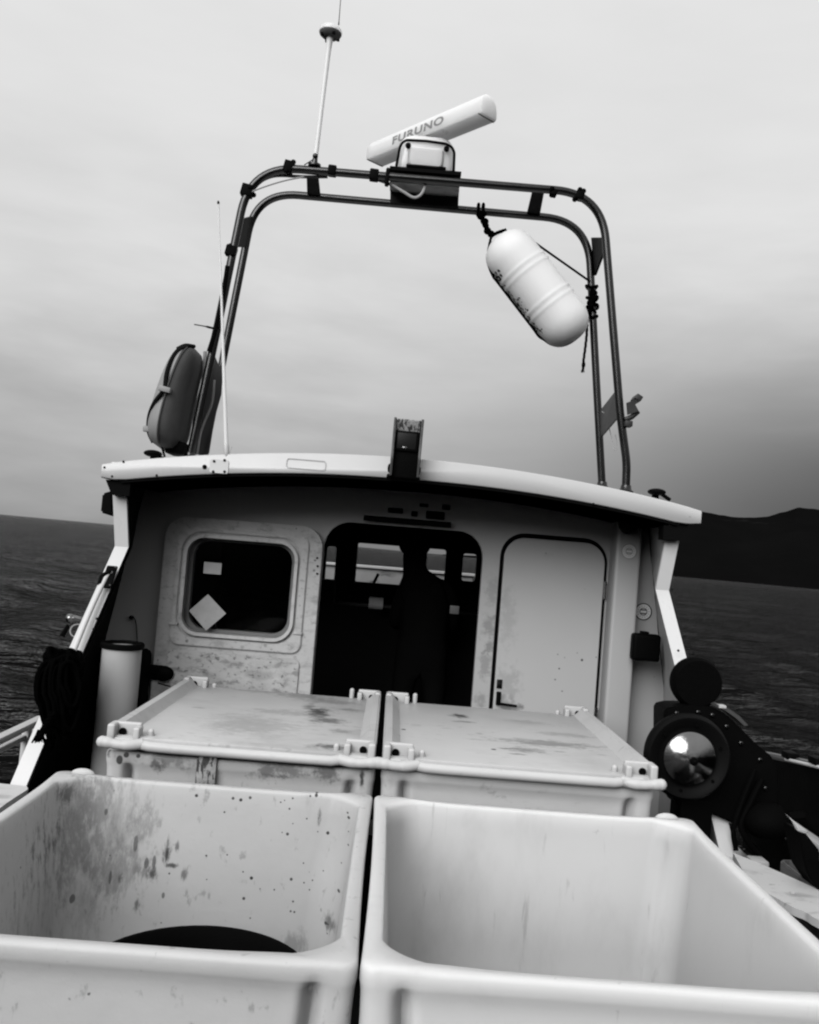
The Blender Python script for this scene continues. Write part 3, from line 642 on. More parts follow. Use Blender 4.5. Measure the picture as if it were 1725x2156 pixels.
# ------------------------------------------------------------------ fish tubs
def side_pts(w, l, rc, conc, groove, m=40, k=7, ch=0.0):
    """closed loop (x, y, cornerness) of a tub outline centred at 0; groove depth beside the corner posts on front and back"""
    pts = []
    cs = [(-w / 2, -l / 2, 180), (w / 2, -l / 2, 270), (w / 2, l / 2, 0), (-w / 2, l / 2, 90)]
    for ci, (cx, cy, a0) in enumerate(cs):
        ox = cx - rc * (1 if cx > 0 else -1); oy = cy - rc * (1 if cy > 0 else -1)
        pa = (ox + rc * math.cos(R(a0)), oy + rc * math.sin(R(a0))); pz = (ox + rc * math.cos(R(a0 + 90)), oy + rc * math.sin(R(a0 + 90)))
        for i in range(k):
            a = R(a0 + 90 * i / (k - 1)); t = i / (k - 1)
            pts.append(((ox + rc * math.cos(a)) * (1 - ch) + (pa[0] + (pz[0] - pa[0]) * t) * ch, (oy + rc * math.sin(a)) * (1 - ch) + (pa[1] + (pz[1] - pa[1]) * t) * ch, 1.0))
        nx, ny, _ = cs[(ci + 1) % 4]; L = (w if ci % 2 == 0 else l) - 2 * rc
        dirx, diry = ((1, 0), (0, 1), (-1, 0), (0, -1))[ci]; inx, iny = ((0, 1), (-1, 0), (0, -1), (1, 0))[ci]
        sx = cx + (rc if ci == 0 else 0) - (rc if ci == 2 else 0); sy = cy + (rc if ci == 1 else 0) - (rc if ci == 3 else 0)
        fine = [k_ * .009 for k_ in range(1, 18)]; ss = fine + [.162 + (L - .324) * k_ / 14 for k_ in range(1, 14)] + [L - f_ for f_ in fine[::-1]]
        for s in ss:
            t = s / L; e = min(s, L - s)
            off = conc * math.sin(math.pi * t) ** .8
            if groove:
                g = (math.exp(-((e - .055) / .016) ** 2) * groove + (1 / (1 + math.exp(-(e - .075) / .014))) * groove * .22) if ci % 2 == 0 else 0
                off += g
            c = math.exp(-(e / .10) ** 2)
            pts.append((sx + dirx * s + inx * off, sy + diry * s + iny * off, c))
    return pts
SH = {}
def make_tub(name, label, x0, x1, y0, y1, ztop, m, group):
    cx, cy = (x0 + x1) / 2, (y0 + y1) / 2; w_, l_ = x1 - x0, y1 - y0
    root = thing(name, label, 'fish tub', (cx, cy, .02), group)
    b = MB(); rings = []
    def ring(inset, z, rc, conc, groove, bump=0.0, wall=False):
        pts = side_pts(w_ - 2 * inset, l_ - 2 * inset, rc, conc, groove, ch=(.5 if z > H_ - .03 else .0) if rc > .07 else 0)
        return [Vector((cx + p[0], cy + p[1], z + bump * p[2])) for p in pts]
    conc = .007
    H_ = ztop
    rings += [ring(.030, .10, .05, conc, .02), ring(.020, .13, .045, conc, .03)]
    for f in (.25, .5, .75): rings.append(ring(.020 - .016 * f, .13 + (H_ - .24) * f, .04, conc, .05))
    rings += [ring(.006, H_ - .10, .03, conc, .05), ring(.005, H_ - .075, .03, conc, .050), ring(.004, H_ - .055, .03, conc, .036), ring(.002, H_ - .040, .03, conc, .014),
              ring(0, H_ - .030, .03, conc, .002), ring(0, H_ - .010, .03, conc, 0, .003), ring(.002, H_ - .003, .031, conc, 0, .005), ring(.006, H_, .032, conc, 0, .006),
              ring(.038, H_, .095, 0, 0, .005), ring(.042, H_ - .003, .096, 0, 0, .003), ring(.044, H_ - .009, .097, 0, 0, .0), ring(.047, H_ - .06, .10, 0, 0)]
    for f in (.35, .7, 1): rings.append(ring(.051 + .045 * f, H_ - .06 - (H_ - .26) * f, .11, 0, 0))
    rings.append(ring(.125, .165, .12, 0, 0)); rings.append(ring(.2, .15, .1, 0, 0))
    b.loft(rings); SH[root.name] = b.build('shell', m, root, 60)
    b = MB()
    for sx in (-.38, 0, .38): b.box((cx + sx, cy, .06), (.12, l_ - .1, .085), bev=.02)
    b.build('runner', m, root)
    return root, cx, cy
G1 = 'white insulated fish tubs in two rows on the aft deck'
tubA, ax, ay = make_tub('fish_tub', 'open fish tub with stained, speckled walls and a dark basket in it', -1.063, -.005, 1.79, 3.03, .79, PED, G1)
tubB, bx, by = make_tub('fish_tub', 'open fish tub with clean pale walls, beside the stained open one', -.001, 1.075, 1.79, 3.03, .79, PEC, G1)
tubC, cx_, cy_ = make_tub('fish_tub', 'lidded fish tub with a rusty plate on its front, below the sliding door', -1.0, -.004, 3.31, 4.48, .797, PED, G1)
tubD, dx_, dy_ = make_tub('fish_tub', 'lidded fish tub below the closed door, no plate on its front', .016, 1.032, 3.30, 4.48, .812, PER, G1)
W3 = 2.965   # far inner wall of the open tubs
def wl(px, py, r, val, st, sc=(1, 1, 1)): return (at(px, py, Y=W3), r, val, st, (sc[0], min(.3, r * 3), sc[2]))
rr_ = random.Random(11)
sp_ = [wl(40, 1830, .22, .26, .35, (1.5, 1, .8)), wl(351, 1795, .035, .04, .95, (2.2, 1, 1)), wl(362, 1822, .018, .05, .9, (.7, 1, 2)), wl(320, 1838, .022, .05, .9), wl(302, 1836, .03, .15, .6), wl(148, 1668, .03, .08, .8, (1.5, 1, .8)),
       wl(300, 1740, .06, .2, .5), wl(235, 1755, .16, .22, .38, (1.2, 1, .8)), wl(190, 1800, .20, .22, .36, (2, 1, .7)), wl(125, 1745, .05, .06, .8, (2.5, 1, .8)), wl(120, 1800, .06, .1, .7, (3, 1, .7)),
       wl(165, 1720, .14, .2, .5, (2.6, 1, .6)), wl(205, 1690, .12, .22, .5, (2.6, 1, .6)), wl(697, 1925, .03, .1, .8), wl(640, 1662, .028, .08, .8, (.5, 1, 2)), wl(203, 1621, .02, .04, .9), wl(672, 1718, .018, .08, .8, (2, 1, .6)),
       wl(250, 1830, .10, .2, .5), wl(620, 1985, .05, .16, .5), wl(90, 1760, .10, .2, .5, (2.6, 1, .6))]
for k in range(46):
    sp_.append(wl(min(rr_.gauss(590, 130), 735), rr_.uniform(1680, 1985), rr_.choice((.0022, .0028, .0034, .005)), .04, .9))
for k in range(12):
    sp_.append(wl(rr_.uniform(60, 420), rr_.uniform(1700, 1900), rr_.uniform(.006, .016), .06, .7, (rr_.uniform(1, 2), 1, rr_.uniform(.4, 1))))
for x_, y_ in ((411, 1679), (690, 1756), (505, 1688), (630, 1664), (655, 1664), (665, 1679), (530, 1848), (55, 1897)): sp_.append(wl(x_, y_, .0055, .02, .95))
spots(SH[tubA.name], sp_, grain=(1.6, 1.6, .55))
F3 = 3.312
spots(SH[tubC.name], [(at(x_, y_, Y=F3), r_, v_, .9, sc_) for x_, y_, r_, v_, sc_ in ((228, 1580, .02, .03, (1.6, 1, .8)), (266, 1590, .010, .02, (1, 1, 1)), (252, 1600, .012, .03, (1, 1, .7)), (291, 1592, .008, .02, (1, 1, 1)), (275, 1575, .03, .2, (.7, 1, 2)),
       (355, 1600, .06, .25, (.6, 1, 1.6)), (560, 1625, .05, .2, (.8, 1, 1.2)), (610, 1620, .05, .22, (.7, 1, 1)), (690, 1625, .05, .16, (1, 1, 1)), (762, 1640, .02, .03, (2, 1, .7)), (330, 1612, .03, .14, (1, 1, 1)))])
# lifting lugs on the open tubs
for root, c, m in ((tubA, (-.975, 3.012), PED), (tubB, (.985, 3.012), PEC)):
    b = MB(); b.ball((c[0], c[1], .792), (.04, .016, .02), 3); b.build('corner_lug', m, root)
b = MB()
q0, q1 = at(418, 1583, Y=3.32), at(460, 1584, Y=3.32)
b.box(((q0.x + q1.x) / 2, 3.312, .755), (q1.x - q0.x, .02, .11), bev=.006); b.build('front_plate', RUST, tubC)
def make_lid(root, x0, x1, y0, y1, m, openl):
    w_ = x1 - x0; b = MB(); zt_ = .862
    b.box(((x0 + x1) / 2, (y0 + y1) / 2, zt_ - .012), (w_ - .03, y1 - y0 - .02, .026), bev=.006)
    lid = b.build('lid', m, root)
    def lp_(px, py, r, val, st, sc=(1, 1, 1)): return (at(px, py, Z=.863), r, val, st, sc)
    if x0 < -.5:
        spots(lid, grain=(.8, 1.6, 1), pts=[lp_(672, 1500, .065, .05, .95, (1, .55, 1)), lp_(690, 1518, .06, .10, .8, (.7, .8, 1)), lp_(652, 1488, .05, .12, .7, (1.6, .6, 1)), lp_(690, 1572, .06, .10, .9, (.7, 1.2, 1)), lp_(640, 1466, .13, .2, .65, (.8, 1.5, 1)), lp_(700, 1478, .10, .2, .6, (.6, 1.5, 1)),
                    lp_(530, 1525, .22, .26, .5), lp_(415, 1490, .018, .12, .7, (.5, 2, 1)), lp_(560, 1456, .10, .2, .5, (.5, 1.5, 1)), lp_(740, 1495, .06, .14, .6, (.7, 1.2, 1)), lp_(600, 1500, .12, .25, .5, (.6, 1.5, 1)), lp_(718, 1540, .05, .2, .6)])
    else:
        spots(lid, grain=(.8, 1.6, 1), pts=[lp_(968, 1508, .045, .05, .95, (1, .8, 1)), lp_(978, 1520, .035, .12, .7, (.6, 1.6, 1)), lp_(850, 1536, .010, .02, .95), lp_(1040, 1578, .011, .02, .95), lp_(1068, 1577, .02, .10, .7, (.5, 2, 1)), lp_(1110, 1580, .06, .16, .75, (.7, 1.2, 1)),
                    lp_(1150, 1565, .12, .18, .75, (.5, 1.6, 1)), lp_(1200, 1548, .08, .22, .5, (.5, 1.6, 1)), lp_(1180, 1583, .02, .10, .7, (.5, 2, 1)), lp_(1090, 1588, .03, .12, .7, (.6, 1.8, 1)), lp_(1110, 1520, .07, .25, .5, (.6, 1.6, 1)), lp_(1270, 1590, .02, .2, .6, (.5, 2, 1)), lp_(1010, 1545, .02, .2, .5)])
    for sx in (x0 + .022, x1 - .022):           # raised side rails
        b = MB(); inner = 1 if sx < (x0 + x1) / 2 else -1
        q_ = 1 if inner > 0 else -1; xo = sx - q_ * .024
        b.plate([(xo, .826), (xo + q_ * .075, .858), (xo + q_ * .058, .872), (xo + q_ * .034, .897), (xo + q_ * .006, .900), (xo, .893)], [], y0 + .05, y1 - .02, bev=.004)
        b.build('side_rail', m, lid)
    # rounded hand grips along front edge
    P = [(x0 + .12, y0 + .006, .840), (x0 + .16, y0 - .004, .836)] + [(x0 + .16 + (w_ - .32) * i / 8, y0 - .006, .835) for i in range(1, 9)] + [(x1 - .12, y0 + .006, .840)]
    b = MB(); b.tube(P, .019, 12); b.build('front_roll', m, lid)
    for side in (-1, 1):
        xe = x0 if side < 0 else x1
        for (yy, far) in ((y0, 0), (y1, 1)):
            b = MB(); inn = -side
            # C-shaped corner block: two cheeks and a bridge with a hole between
            yc = yy + (.03 if not far else -.035)
            b.box((xe + inn * .058, yc + .022, .882), (.108, .024, .052), bev=.008, seg=3)
            b.box((xe + inn * .014, yc - .004, .876), (.028, .07, .062), bev=.009, seg=3)
            b.box((xe + inn * .104, yc - .002, .874), (.024, .058, .048), bev=.008, seg=3)
            b.box((xe + inn * .05, yc, .848), (.1, .065, .022), bev=.008, seg=3)
            b.build('corner_block', m, lid)
            b = MB(); b.lathe([(.014, 0), (.014, .006)], (xe + inn * .046, yc + .008, .874), (0, -1, 0), 12); b.build('drain_socket', BLACK, lid)
            if not far:
                b = MB(); b.tube(spline([(xe + inn * .13, y0 + .004, .842), (xe + inn * .09, y0 - .012, .838), (xe + inn * .05, y0 - .018, .838), (xe + inn * .01, y0 - .016, .842), (xe - inn * .006, y0 - .014, .843)], 5),
                                 [.020] * 8 + [.018] * 6 + [.021] * 7, 12); b.ball((xe - inn * .010, y0 - .014, .843), .022, 2); b.build('latch_knob', m, lid)
        for yy, hh in ((y0 + .055, .016), (y1 - .02, .04 if (side > 0) == (x0 < -.5) else .012)):
            xp = xe - side * .145; b = MB(); b.tube([(xp, yy, .86), (xp, yy, .86 + hh)], .012, 10); b.ball((xp, yy, .86 + hh), .012, 2); b.build('peg', m, lid)
    return lid
make_lid(tubC, -.990, -.010, 3.285, 4.52, PEL, 1)
make_lid(tubD, .018, 1.030, 3.285, 4.52, PER, 0)
# rope-filled black basket standing in the stained tub
q = at(470, 1957, Y=2.62)
bas = thing('rope_basket', 'round black basket standing inside the stained open tub', 'basket', (q.x - .02, 2.36, .15))
zr = q.z
b = MB(); b.lathe([(.25, 0), (.262, .01), (.285, zr - .17), (.298, zr - .165), (.30, zr - .15), (.288, zr - .15), (.272, zr - .17), (.245, .03), (.02, .03)], (q.x - .02, 2.34, .15), (0, 0, 1), 56); b.build('bucket', RUB, bas)
b = MB()
for k in range(9):
    rr = .24 - k * .024; b.tube([(q.x - .02 + rr * math.cos(a), 2.34 + rr * math.sin(a), zr - .08 + .01 * math.sin(a * 3 + k)) for a in [2 * math.pi * i / 40 for i in range(41)]], .016, 8)
b.build('coiled_line', ROPE, bas)

# ------------------------------------------------------------------ tubular arch on the roof
arch = thing('radar_arch', 'stainless twin-tube arch rising from the wheelhouse roof', 'arch', (0, 4.76, 2.0))
YA, YB = 4.60, 4.93
def px_path(pts, Y): return [at(x, y, Y=Y) for x, y in pts]
A = arc_path(px_path([(400, 962), (470, 640), (517, 352), (1262, 408), (1275, 480), (1306, 870), (1319, 975), (1318, 1030)], YA), [.05, .30, .20, .05, .1, .05], 12)
B = arc_path(px_path([(429, 962), (540, 478), (548, 405), (1228, 462), (1248, 560), (1258, 820), (1268, 1022)], YB), [.2, .16, .22, .1, .1], 12)
A = arc_path(px_path([(400, 962), (465, 655), (528, 348), (1268, 408), (1306, 870), (1320, 975), (1318, 1030)], YA), [.05, .26, .25, .05, .05], 14)
B = arc_path(px_path([(429, 962), (540, 403), (1238, 465), (1257, 820), (1268, 1022)], YB), [.24, .25, .05], 14)
for P in (A, B):
    b = MB(); b.tube(P, .0215, 16); b.build('frame_tube', STEEL, arch)
for e, Y in ((A[0], YA), (A[-1], YA), (B[0], YB), (B[-1], YB)):
    b = MB(); b.lathe([(.04, -.02), (.04, -.01), (.03, 0), (.026, .02)], (e.x, e.y, max(e.z, zt(e.x)) - 0.0), (0, 0, 1), 16); b.build('base_flange', STEEL, arch)
def link_plate(pa, pb, w1, w2, name='link_plate', m=DPLATE, th=.012):
    """plate between a point on the aft tube and one on the forward tube; width along the tubes"""
    b = MB(); a0, a1 = at(*pa[0], Y=YA), at(*pa[1], Y=YA); b0, b1 = at(*pb[0], Y=YB), at(*pb[1], Y=YB)
    nrm = (a1 - a0).cross(b0 - a0).normalized() * th / 2
    b.loft([[a0 + nrm, a1 + nrm, b1 + nrm, b0 + nrm], [a0 - nrm, a1 - nrm, b1 - nrm, b0 - nrm]])
    return b.build(name, m, arch, 0)
link_plate([(646, 372), (671, 374)], [(647, 408), (675, 412)], 0, 0)
link_plate([(1121, 402), (1146, 404)], [(1110, 448), (1137, 452)], 0, 0, m=DPLATE)
link_plate([(505, 462), (494, 520)], [(531, 455), (517, 520)], 0, 0)
link_plate([(1269, 500), (1273, 530)], [(1247, 500), (1254, 580)], 0, 0)
o = link_plate([(1299, 822), (1305, 875)], [(1263, 868), (1265, 922)], 0, 0, m=mat('grey_plate', .05, .5, mottle=(20, .6)))
# radar platform under and between the tubes
pa, pb = [(824, 380), (968, 392)], [(823, 404), (966, 416)]
b = MB(); a0, a1, b0, b1 = at(*pa[0], Y=YA + .015), at(*pa[1], Y=YA + .015), at(*pb[0], Y=YB), at(*pb[1], Y=YB)
dn = Vector((0, 0, -.006)); b.loft([[a0, a1, b1, b0], [a0 + dn, a1 + dn, b1 + dn, b0 + dn]]); b.build('platform', ALU, arch, 0)
b = MB(); c0, c1 = at(822, 402, Y=YB - .03), at(966, 414, Y=YB - .03); e0, e1 = at(822, 427, Y=YB - .03), at(965, 437, Y=YB - .03)
b.plate([(c0.x, c0.z), (c1.x, c1.z), (e1.x, e1.z), (e0.x, e0.z)], [], YB - .035, YB + .03); b.build('platform_skirt', DPLATE, arch, 0)
# clamps and cable ties on the tubes
for (px, py, Y, sx, sz, wob) in ((608, 352, YA, .05, .06, 1), (521, 402, YA, .062, .062, 1), (700, 360, YA, .045, .05, 0), (788, 369, YA, .048, .055, 0), (487, 529, YA, .055, .055, 1),
                                (1166, 407, YA, .035, .03, 1), (1221, 411, YA, .045, .05, 1), (816, 373, YA, .022, .085, 0)):
    q = at(px, py, Y=Y); b = MB(); b.box(q, (sx, .055, sz), rot=Matrix.Rotation(R(3 + wob * 8), 3, 'Y'), bev=.008)
    if wob:
        for k in range(6): b.ball(q + Vector((random.uniform(-.5, .5) * sx, random.uniform(-.025, .025), random.uniform(-.55, .55) * sz)), .014, 2)
    b.build('cable_clamp', BLACK, arch)
CABG = mat('grey_cable', .35, .5)
b = MB(); b.tube(spline(px_path([(505, 470), (524, 410), (545, 385), (580, 370), (640, 372), (690, 372)], YA + .03), 8), .009, 8)
b.tube(spline(px_path([(526, 405), (560, 392), (600, 380), (640, 372)], YA - .02), 8), .004, 6); b.build('cable', CABG, arch); b = MB()
b.tube(spline(px_path([(788, 376), (822, 388), (850, 404), (872, 416), (888, 408), (898, 385)], YA + .02), 8), .0085, 8)
b.build('cable', CABG, arch, kind=None)
b = MB(); b.tube(spline(px_path([(479, 560), (470, 620), (452, 700), (440, 740)], YA - .03), 8), .012, 8); b.tube(spline(px_path([(486, 560), (478, 610), (470, 640)], YA + .02), 8), .009, 8); b.build('black_cable', RUB, arch)
b = MB(); b.tube(spline(px_path([(409, 683), (432, 687), (450, 691), (462, 690)], YA - .02), 4), [.003] * 5 + [.006] * 8, 6)
b.build('cable_tie', BLACK, arch)
# bracket arm on the starboard leg, line looped through the plate
b = MB()
seg = px_path([(1316, 884), (1330, 878), (1344, 866)], YA - .02); b.tube(seg, .014, 8)
p = [at(x, y, Y=YA - .04) for x, y in ((1320, 848), (1333, 843), (1345, 866), (1322, 873))]
b.plate([(v.x, v.z) for v in p], [], YA - .045, YA - .03)
q = at(1341, 840, Y=YA - .02); b.box(q, (.035, .1, .03), rot=Matrix.Rotation(R(30), 3, 'Y'), bev=.005)
q = at(1322, 893, Y=YA - .02); b.box(q, (.04, .06, .03), bev=.005); b.build('bracket_arm', mat('grey_bracket', .03, .5, metal=.4, mottle=(20, .5)), arch)
b = MB(); b.tube(spline(px_path([(1268, 866), (1280, 880), (1284, 905), (1290, 930), (1294, 947), (1300, 940), (1296, 915)], YB - .1), 6), .0022, 5); b.build('thin_line', mat('pale_twine', .5, .8), arch)
# dark weathered sheet and hose between the port legs
p = px_path([(440, 735), (452, 748), (462, 772), (470, 765), (466, 830), (452, 880), (440, 955), (404, 958), (412, 880), (425, 800)], 4.78)
b = MB(); b.plate([(v.x, v.z) for v in p], [], 4.77, 4.79, bev=.003); sheet = b.build('weather_sheet', mat('dark_canvas', .02, .8, mottle=(12, .8), bump=(20, .4)), arch)
b = MB(); b.tube(spline(px_path([(432, 740), (428, 800), (412, 870), (402, 957)], 4.70), 6), .010, 8); b.tube(spline(px_path([(452, 800), (446, 850), (425, 905), (415, 957)], 4.70), 6), .006, 8); b.build('hose', mat('grey_hose', .25, .5, mottle=(20, .7)), arch)

# ------------------------------------------------------------------ radar scanner
base_p = at(900, 365, Y=4.74)
rad = thing('radar_scanner', 'white open-array radar on the middle of the arch', 'radar', base_p)
zb = base_p.z
b = MB(); q0, q1 = at(821, 357, Y=4.62), at(971, 369, Y=4.62)
b.plate([(q0.x, q0.z + .012), (q1.x, q1.z + .012), (q1.x, q1.z - .008), (q0.x, q0.z - .008)], [], 4.60, 4.88); b.build('mounting_plate', BLACK, rad)
# gearbox housing: rounded body, narrower at the top
def housing_ring(z, w_, d_, r, yc=4.74, xc=None):
    c = at(898, 320, Y=4.74).x if xc is None else xc
    return [Vector((c + p[0], yc + p[1], z)) for p in rrect(-w_ / 2, w_ / 2, -d_ / 2, d_ / 2, r, 6)]
z0 = at(898, 360, Y=4.62).z + .01
b = MB(); b.loft([housing_ring(z0, .285, .24, .03), housing_ring(z0 + .03, .30, .25, .04), housing_ring(z0 + .09, .298, .245, .05), housing_ring(z0 + .135, .292, .242, .06), housing_ring(z0 + .160, .285, .236, .07), housing_ring(z0 + .182, .262, .215, .075), housing_ring(z0 + .193, .20, .17, .07), housing_ring(z0 + .197, .1, .1, .04)])
b.build('gearbox', RAD, rad, 60)
c = at(898, 320, Y=4.74).x
hp = [(-.152, 0), (-.142, .10), (-.132, .128), (-.11, .144), (0, .148), (.10, .142), (.132, .128), (.148, .10), (.152, 0)]
b = MB(); b.tube(arc_path([(c + x, 4.612, z0 + z + .0) for x, z in hp], .012, 3), .0075, 8); b.build('housing_seal', BLACK, rad)
b = MB(); b.loft([[Vector((c + p[0], y, z0 + .055 + p[1])) for p in rrect(-wd / 2, wd / 2, -.045, .05, .015, 4)] for y, wd in ((4.625, .20), (4.602, .175), (4.594, .165))]); b.build('face_panel', RAD, rad, 50)
b = MB(); b.box((c + .005, 4.605, z0 + .004), (.21, .02, .014), bev=.004); b.build('base_gasket', BLACK, rad)
for dx in (-.098, .105):
    b = MB(); b.lathe([(.014, 0), (.015, .012), (.009, .02)], (c + dx, 4.613, z0 + .112), (0, -1, 0), 14); b.build('bolt', BLACK, rad)
zs_ = z0 + .215
b = MB(); b.lathe([(.06, -.03), (.05, 0), (.05, .03)], (c, 4.74, zs_ - .01), (0, 0, 1), 24); b.build('turntable', RAD, rad)
Lp, Rp = at(774, 335, Z=zs_), at(1008, 238, Z=zs_)
adir = (Rp - Lp).normalized(); pdir = Vector((-adir.y, adir.x, 0)).normalized()
Lb = (Rp - Lp).length
sec = [(0, 0), (0, .055), (.003, .078), (.014, .098), (.034, .110), (.062, .112), (.09, .102), (.112, .08), (.122, .05), (.124, .015), (.118, 0)]
def srings(ts):
    rg = []
    for t, sc in ts:
        o_ = Lp + adir * t; cu, cz = .058, .052
        rg.append([o_ + pdir * (cu + (u - cu) * sc) + Vector((0, 0, cz + (z - cz) * sc)) for u, z in sec])
    return rg
b = MB(); b.loft(srings([(-.016, .90), (-.013, .97), (-.006, 1), (0, 1), (Lb, 1), (Lb + .006, 1), (Lb + .012, .97), (Lb + .015, .9)])); b.build('scanner_bar', RAD, rad, 35)
b = MB()
for t in (.001, Lb - .001): b.box(Lp + adir * t + pdir * .058 + Vector((0, 0, -.001)), (.007, .118, .004), rot=Matrix((adir, pdir, Vector((0, 0, 1)))).transposed(), bev=0)
b.build('end_seam', LETT, rad)
def tpar(px, py):     # parameter along the bar's lower front edge seen at that picture column
    best = min(range(401), key=lambda i: abs(pxof(Lp + adir * (Lb * i / 400) + Vector((0, 0, .03)))[0] - px)); return Lb * best / 400
def pxof(p):
    v = M3.transposed() @ (p - Vector((0, 0, EYE))); return (CX + F * v.x / -v.z, CY - F * v.y / -v.z)
t0, t1 = tpar(826, 295), tpar(934, 262)
cu = bpy.data.curves.new('lettering', 'FONT'); cu.body = 'FURUNO'; cu.extrude = .0; cu.offset = .035; cu.space_character = 1.12
to = bpy.data.objects.new('tmp', cu); C.objects.link(to); bpy.context.view_layer.update()
me = bpy.data.meshes.new_from_object(to.evaluated_get(bpy.context.evaluated_depsgraph_get())); bpy.data.objects.remove(to)
xsn = [v.co.x for v in me.vertices]; ysn = [v.co.y for v in me.vertices]; kx = (t1 - t0) / (max(xsn) - min(xsn)); ky = .047 / (max(ysn) - min(ysn))
for v in me.vertices:
    zz_ = .024 + (v.co.y - min(ysn)) * ky
    u_ = -.0012 if zz_ < .055 else -.0012 + (zz_ - .055) * .13
    wv = Lp + adir * (t0 + (v.co.x - min(xsn)) * kx) + pdir * u_ + Vector((0, 0, zz_)); v.co = wv - Lp
me.materials.append(LETT); lt = bpy.data.objects.new('lettering', me); C.objects.link(lt); lt.parent = rad; lt.location = Lp - WL[rad.name]; WL[lt.name] = Lp.copy()

# ------------------------------------------------------------------ mushroom antenna on its mast
q0 = at(662, 352, Y=4.6); q1 = at(696, 70, Y=4.6)
ant = thing('mushroom_antenna', 'white mushroom-shaped antenna on a tall thin mast, port side of the arch', 'antenna', q0)
b = MB(); ax_ = (q1 - q0).normalized(); b.tube([q0 + ax_ * .03, q0.lerp(q1, .5), q1 - ax_ * .10, q1 - ax_ * .03, q1], [.0125, .0125, .014, .018, .028], 14); b.build('mast', WHIP, ant)
b = MB(); b.mi = 0; b.lathe([(.02, -.028), (.04, -.022), (.057, -.008), (.060, .0)], q1, ax_, 28); b.mi = 1; b.lathe([(.0605, .0), (.061, .012), (.054, .026), (.035, .036), (.01, .040)], q1, ax_, 28)
b.build('antenna_head', [mat('antenna_underside', .14, .5, mottle=(20, .4)), RAD], ant, 40)
b = MB()
for k in range(4): a = 2 * math.pi * k / 4 + .5; b.box(q1 + Vector((.046 * math.cos(a), .046 * math.sin(a), -.018)), (.016, .016, .014), bev=.003)
b.build('drain_tab', BLACK, ant)
b = MB(); w0 = at(714, 44, Y=4.6); w1 = at(722, -60, Y=4.6); b.tube([w0 + Vector((0, 0, -.02)), w0, w1], [.004, .0022, .0015], 6); b.build('whip', DPLATE, ant)
b = MB(); b.lathe([(.034, 0), (.034, .01), (.016, .014), (.014, .04)], q0 + Vector((0, 0, .005)), (0, 0, 1), 16); b.ball(q0 + ax_ * .055 + Vector((0, -.012, 0)), .015, 2); b.tube([q0 + ax_ * .05, at(641, 347, Y=4.58)], .003, 6); b.build('ratchet_mount', STEEL, ant)

# ------------------------------------------------------------------ whip antenna on the roof edge
q0 = at(477, 952, Y=4.262); q1 = at(460, 430, Y=4.262)
wh = thing('whip_antenna', 'tall white whip antenna standing on the roof edge before the port arch leg', 'antenna', q0)
b = MB(); n_ = 16
pts = [q0.lerp(q1, i / n_) for i in range(n_ + 1)]
b.tube(pts, [.0110 - .0068 * min(1, (i / n_) * 1.25) for i in range(n_ + 1)], 12); b.build('whip', WHIP, wh)
b = MB(); b.lathe([(.004, 0), (.006, .004), (.006, .012), (.002, .018)], q1, (q1 - q0), 10); b.build('tip', DPLATE, wh)
b = MB(); b.lathe([(.008, -.03), (.013, -.02), (.014, .03), (.012, .034)], q0, (q1 - q0), 16); b.tube([q0 + Vector((.008, 0, -.03)), q0 + Vector((.022, 0, .03))], .003, 6); b.build('ferrule', FRM, wh)

# ------------------------------------------------------------------ deck floodlight in the middle of the roof edge
pb = at(854, 1000, Y=4.22)
fl = thing('floodlight', 'weathered black floodlight bracketed to the middle of the roof edge', 'floodlight', (pb.x, 4.2, pb.z - .02))
rot = Matrix.Rotation(R(.6), 3, 'Y')
c1 = at(856, 947, Y=4.19)
b = MB(); b.box(c1 + Vector((0, .01, 0)), (.135, .10, .275), rot=rot, bev=.008); b.build('bracket_body', BLACK, fl)
for dx in (-.064, .064):
    b = MB(); b.box(c1 + Vector((dx, -.012, .004)), (.012, .125, .272), rot=rot, bev=.003); b.build('side_cheek', mat('weathered_black', .03, .6, mottle=(30, .9), streaks=[((30, 30, 8), .5, .65, .2, .6)]), fl)
b = MB(); b.box(c1 + Vector((.0, -.046, .110)), (.114, .012, .056), rot=Matrix.Rotation(R(22), 3, 'X') @ rot, bev=.003); b.build('hood', RUST, fl)
b = MB(); b.box(c1 + Vector((.0, -.045, .035)), (.108, .02, .095), rot=rot, bev=.006); b.build('lens_frame', BLACK, fl)
b = MB(); b.box(c1 + Vector((-.002, -.056, .035)), (.088, .004, .074), rot=rot, bev=.001); b.build('lens', mat('lamp_glass', .01, .35, spec=.12), fl)
b = MB(); b.ball(c1 + Vector((-.01, -.056, .004)), (.016, .006, .006), 2); b.build('bulb_glint', BRIGHT, fl)
c2 = at(851, 997, Y=4.21)
b = MB(); b.box(c2 + Vector((0, .015, .01)), (.140, .07, .09), rot=rot, bev=.010, seg=3)
for dx in (-.072, .070): b.ball(c2 + Vector((dx, .0, .02)), (.009, .02, .022), 2); b.ball(c2 + Vector((dx - .002, .0, -.022)), (.009, .02, .016), 2)
b.build('swivel_base', BLACK, fl)
for dx in (-.048, .043):
    b = MB(); b.lathe([(.006, 0), (.005, .004)], c2 + Vector((dx + .006, -.021, .028)), (0, -1, 0), 10); b.build('bolt', BRIGHT, fl)

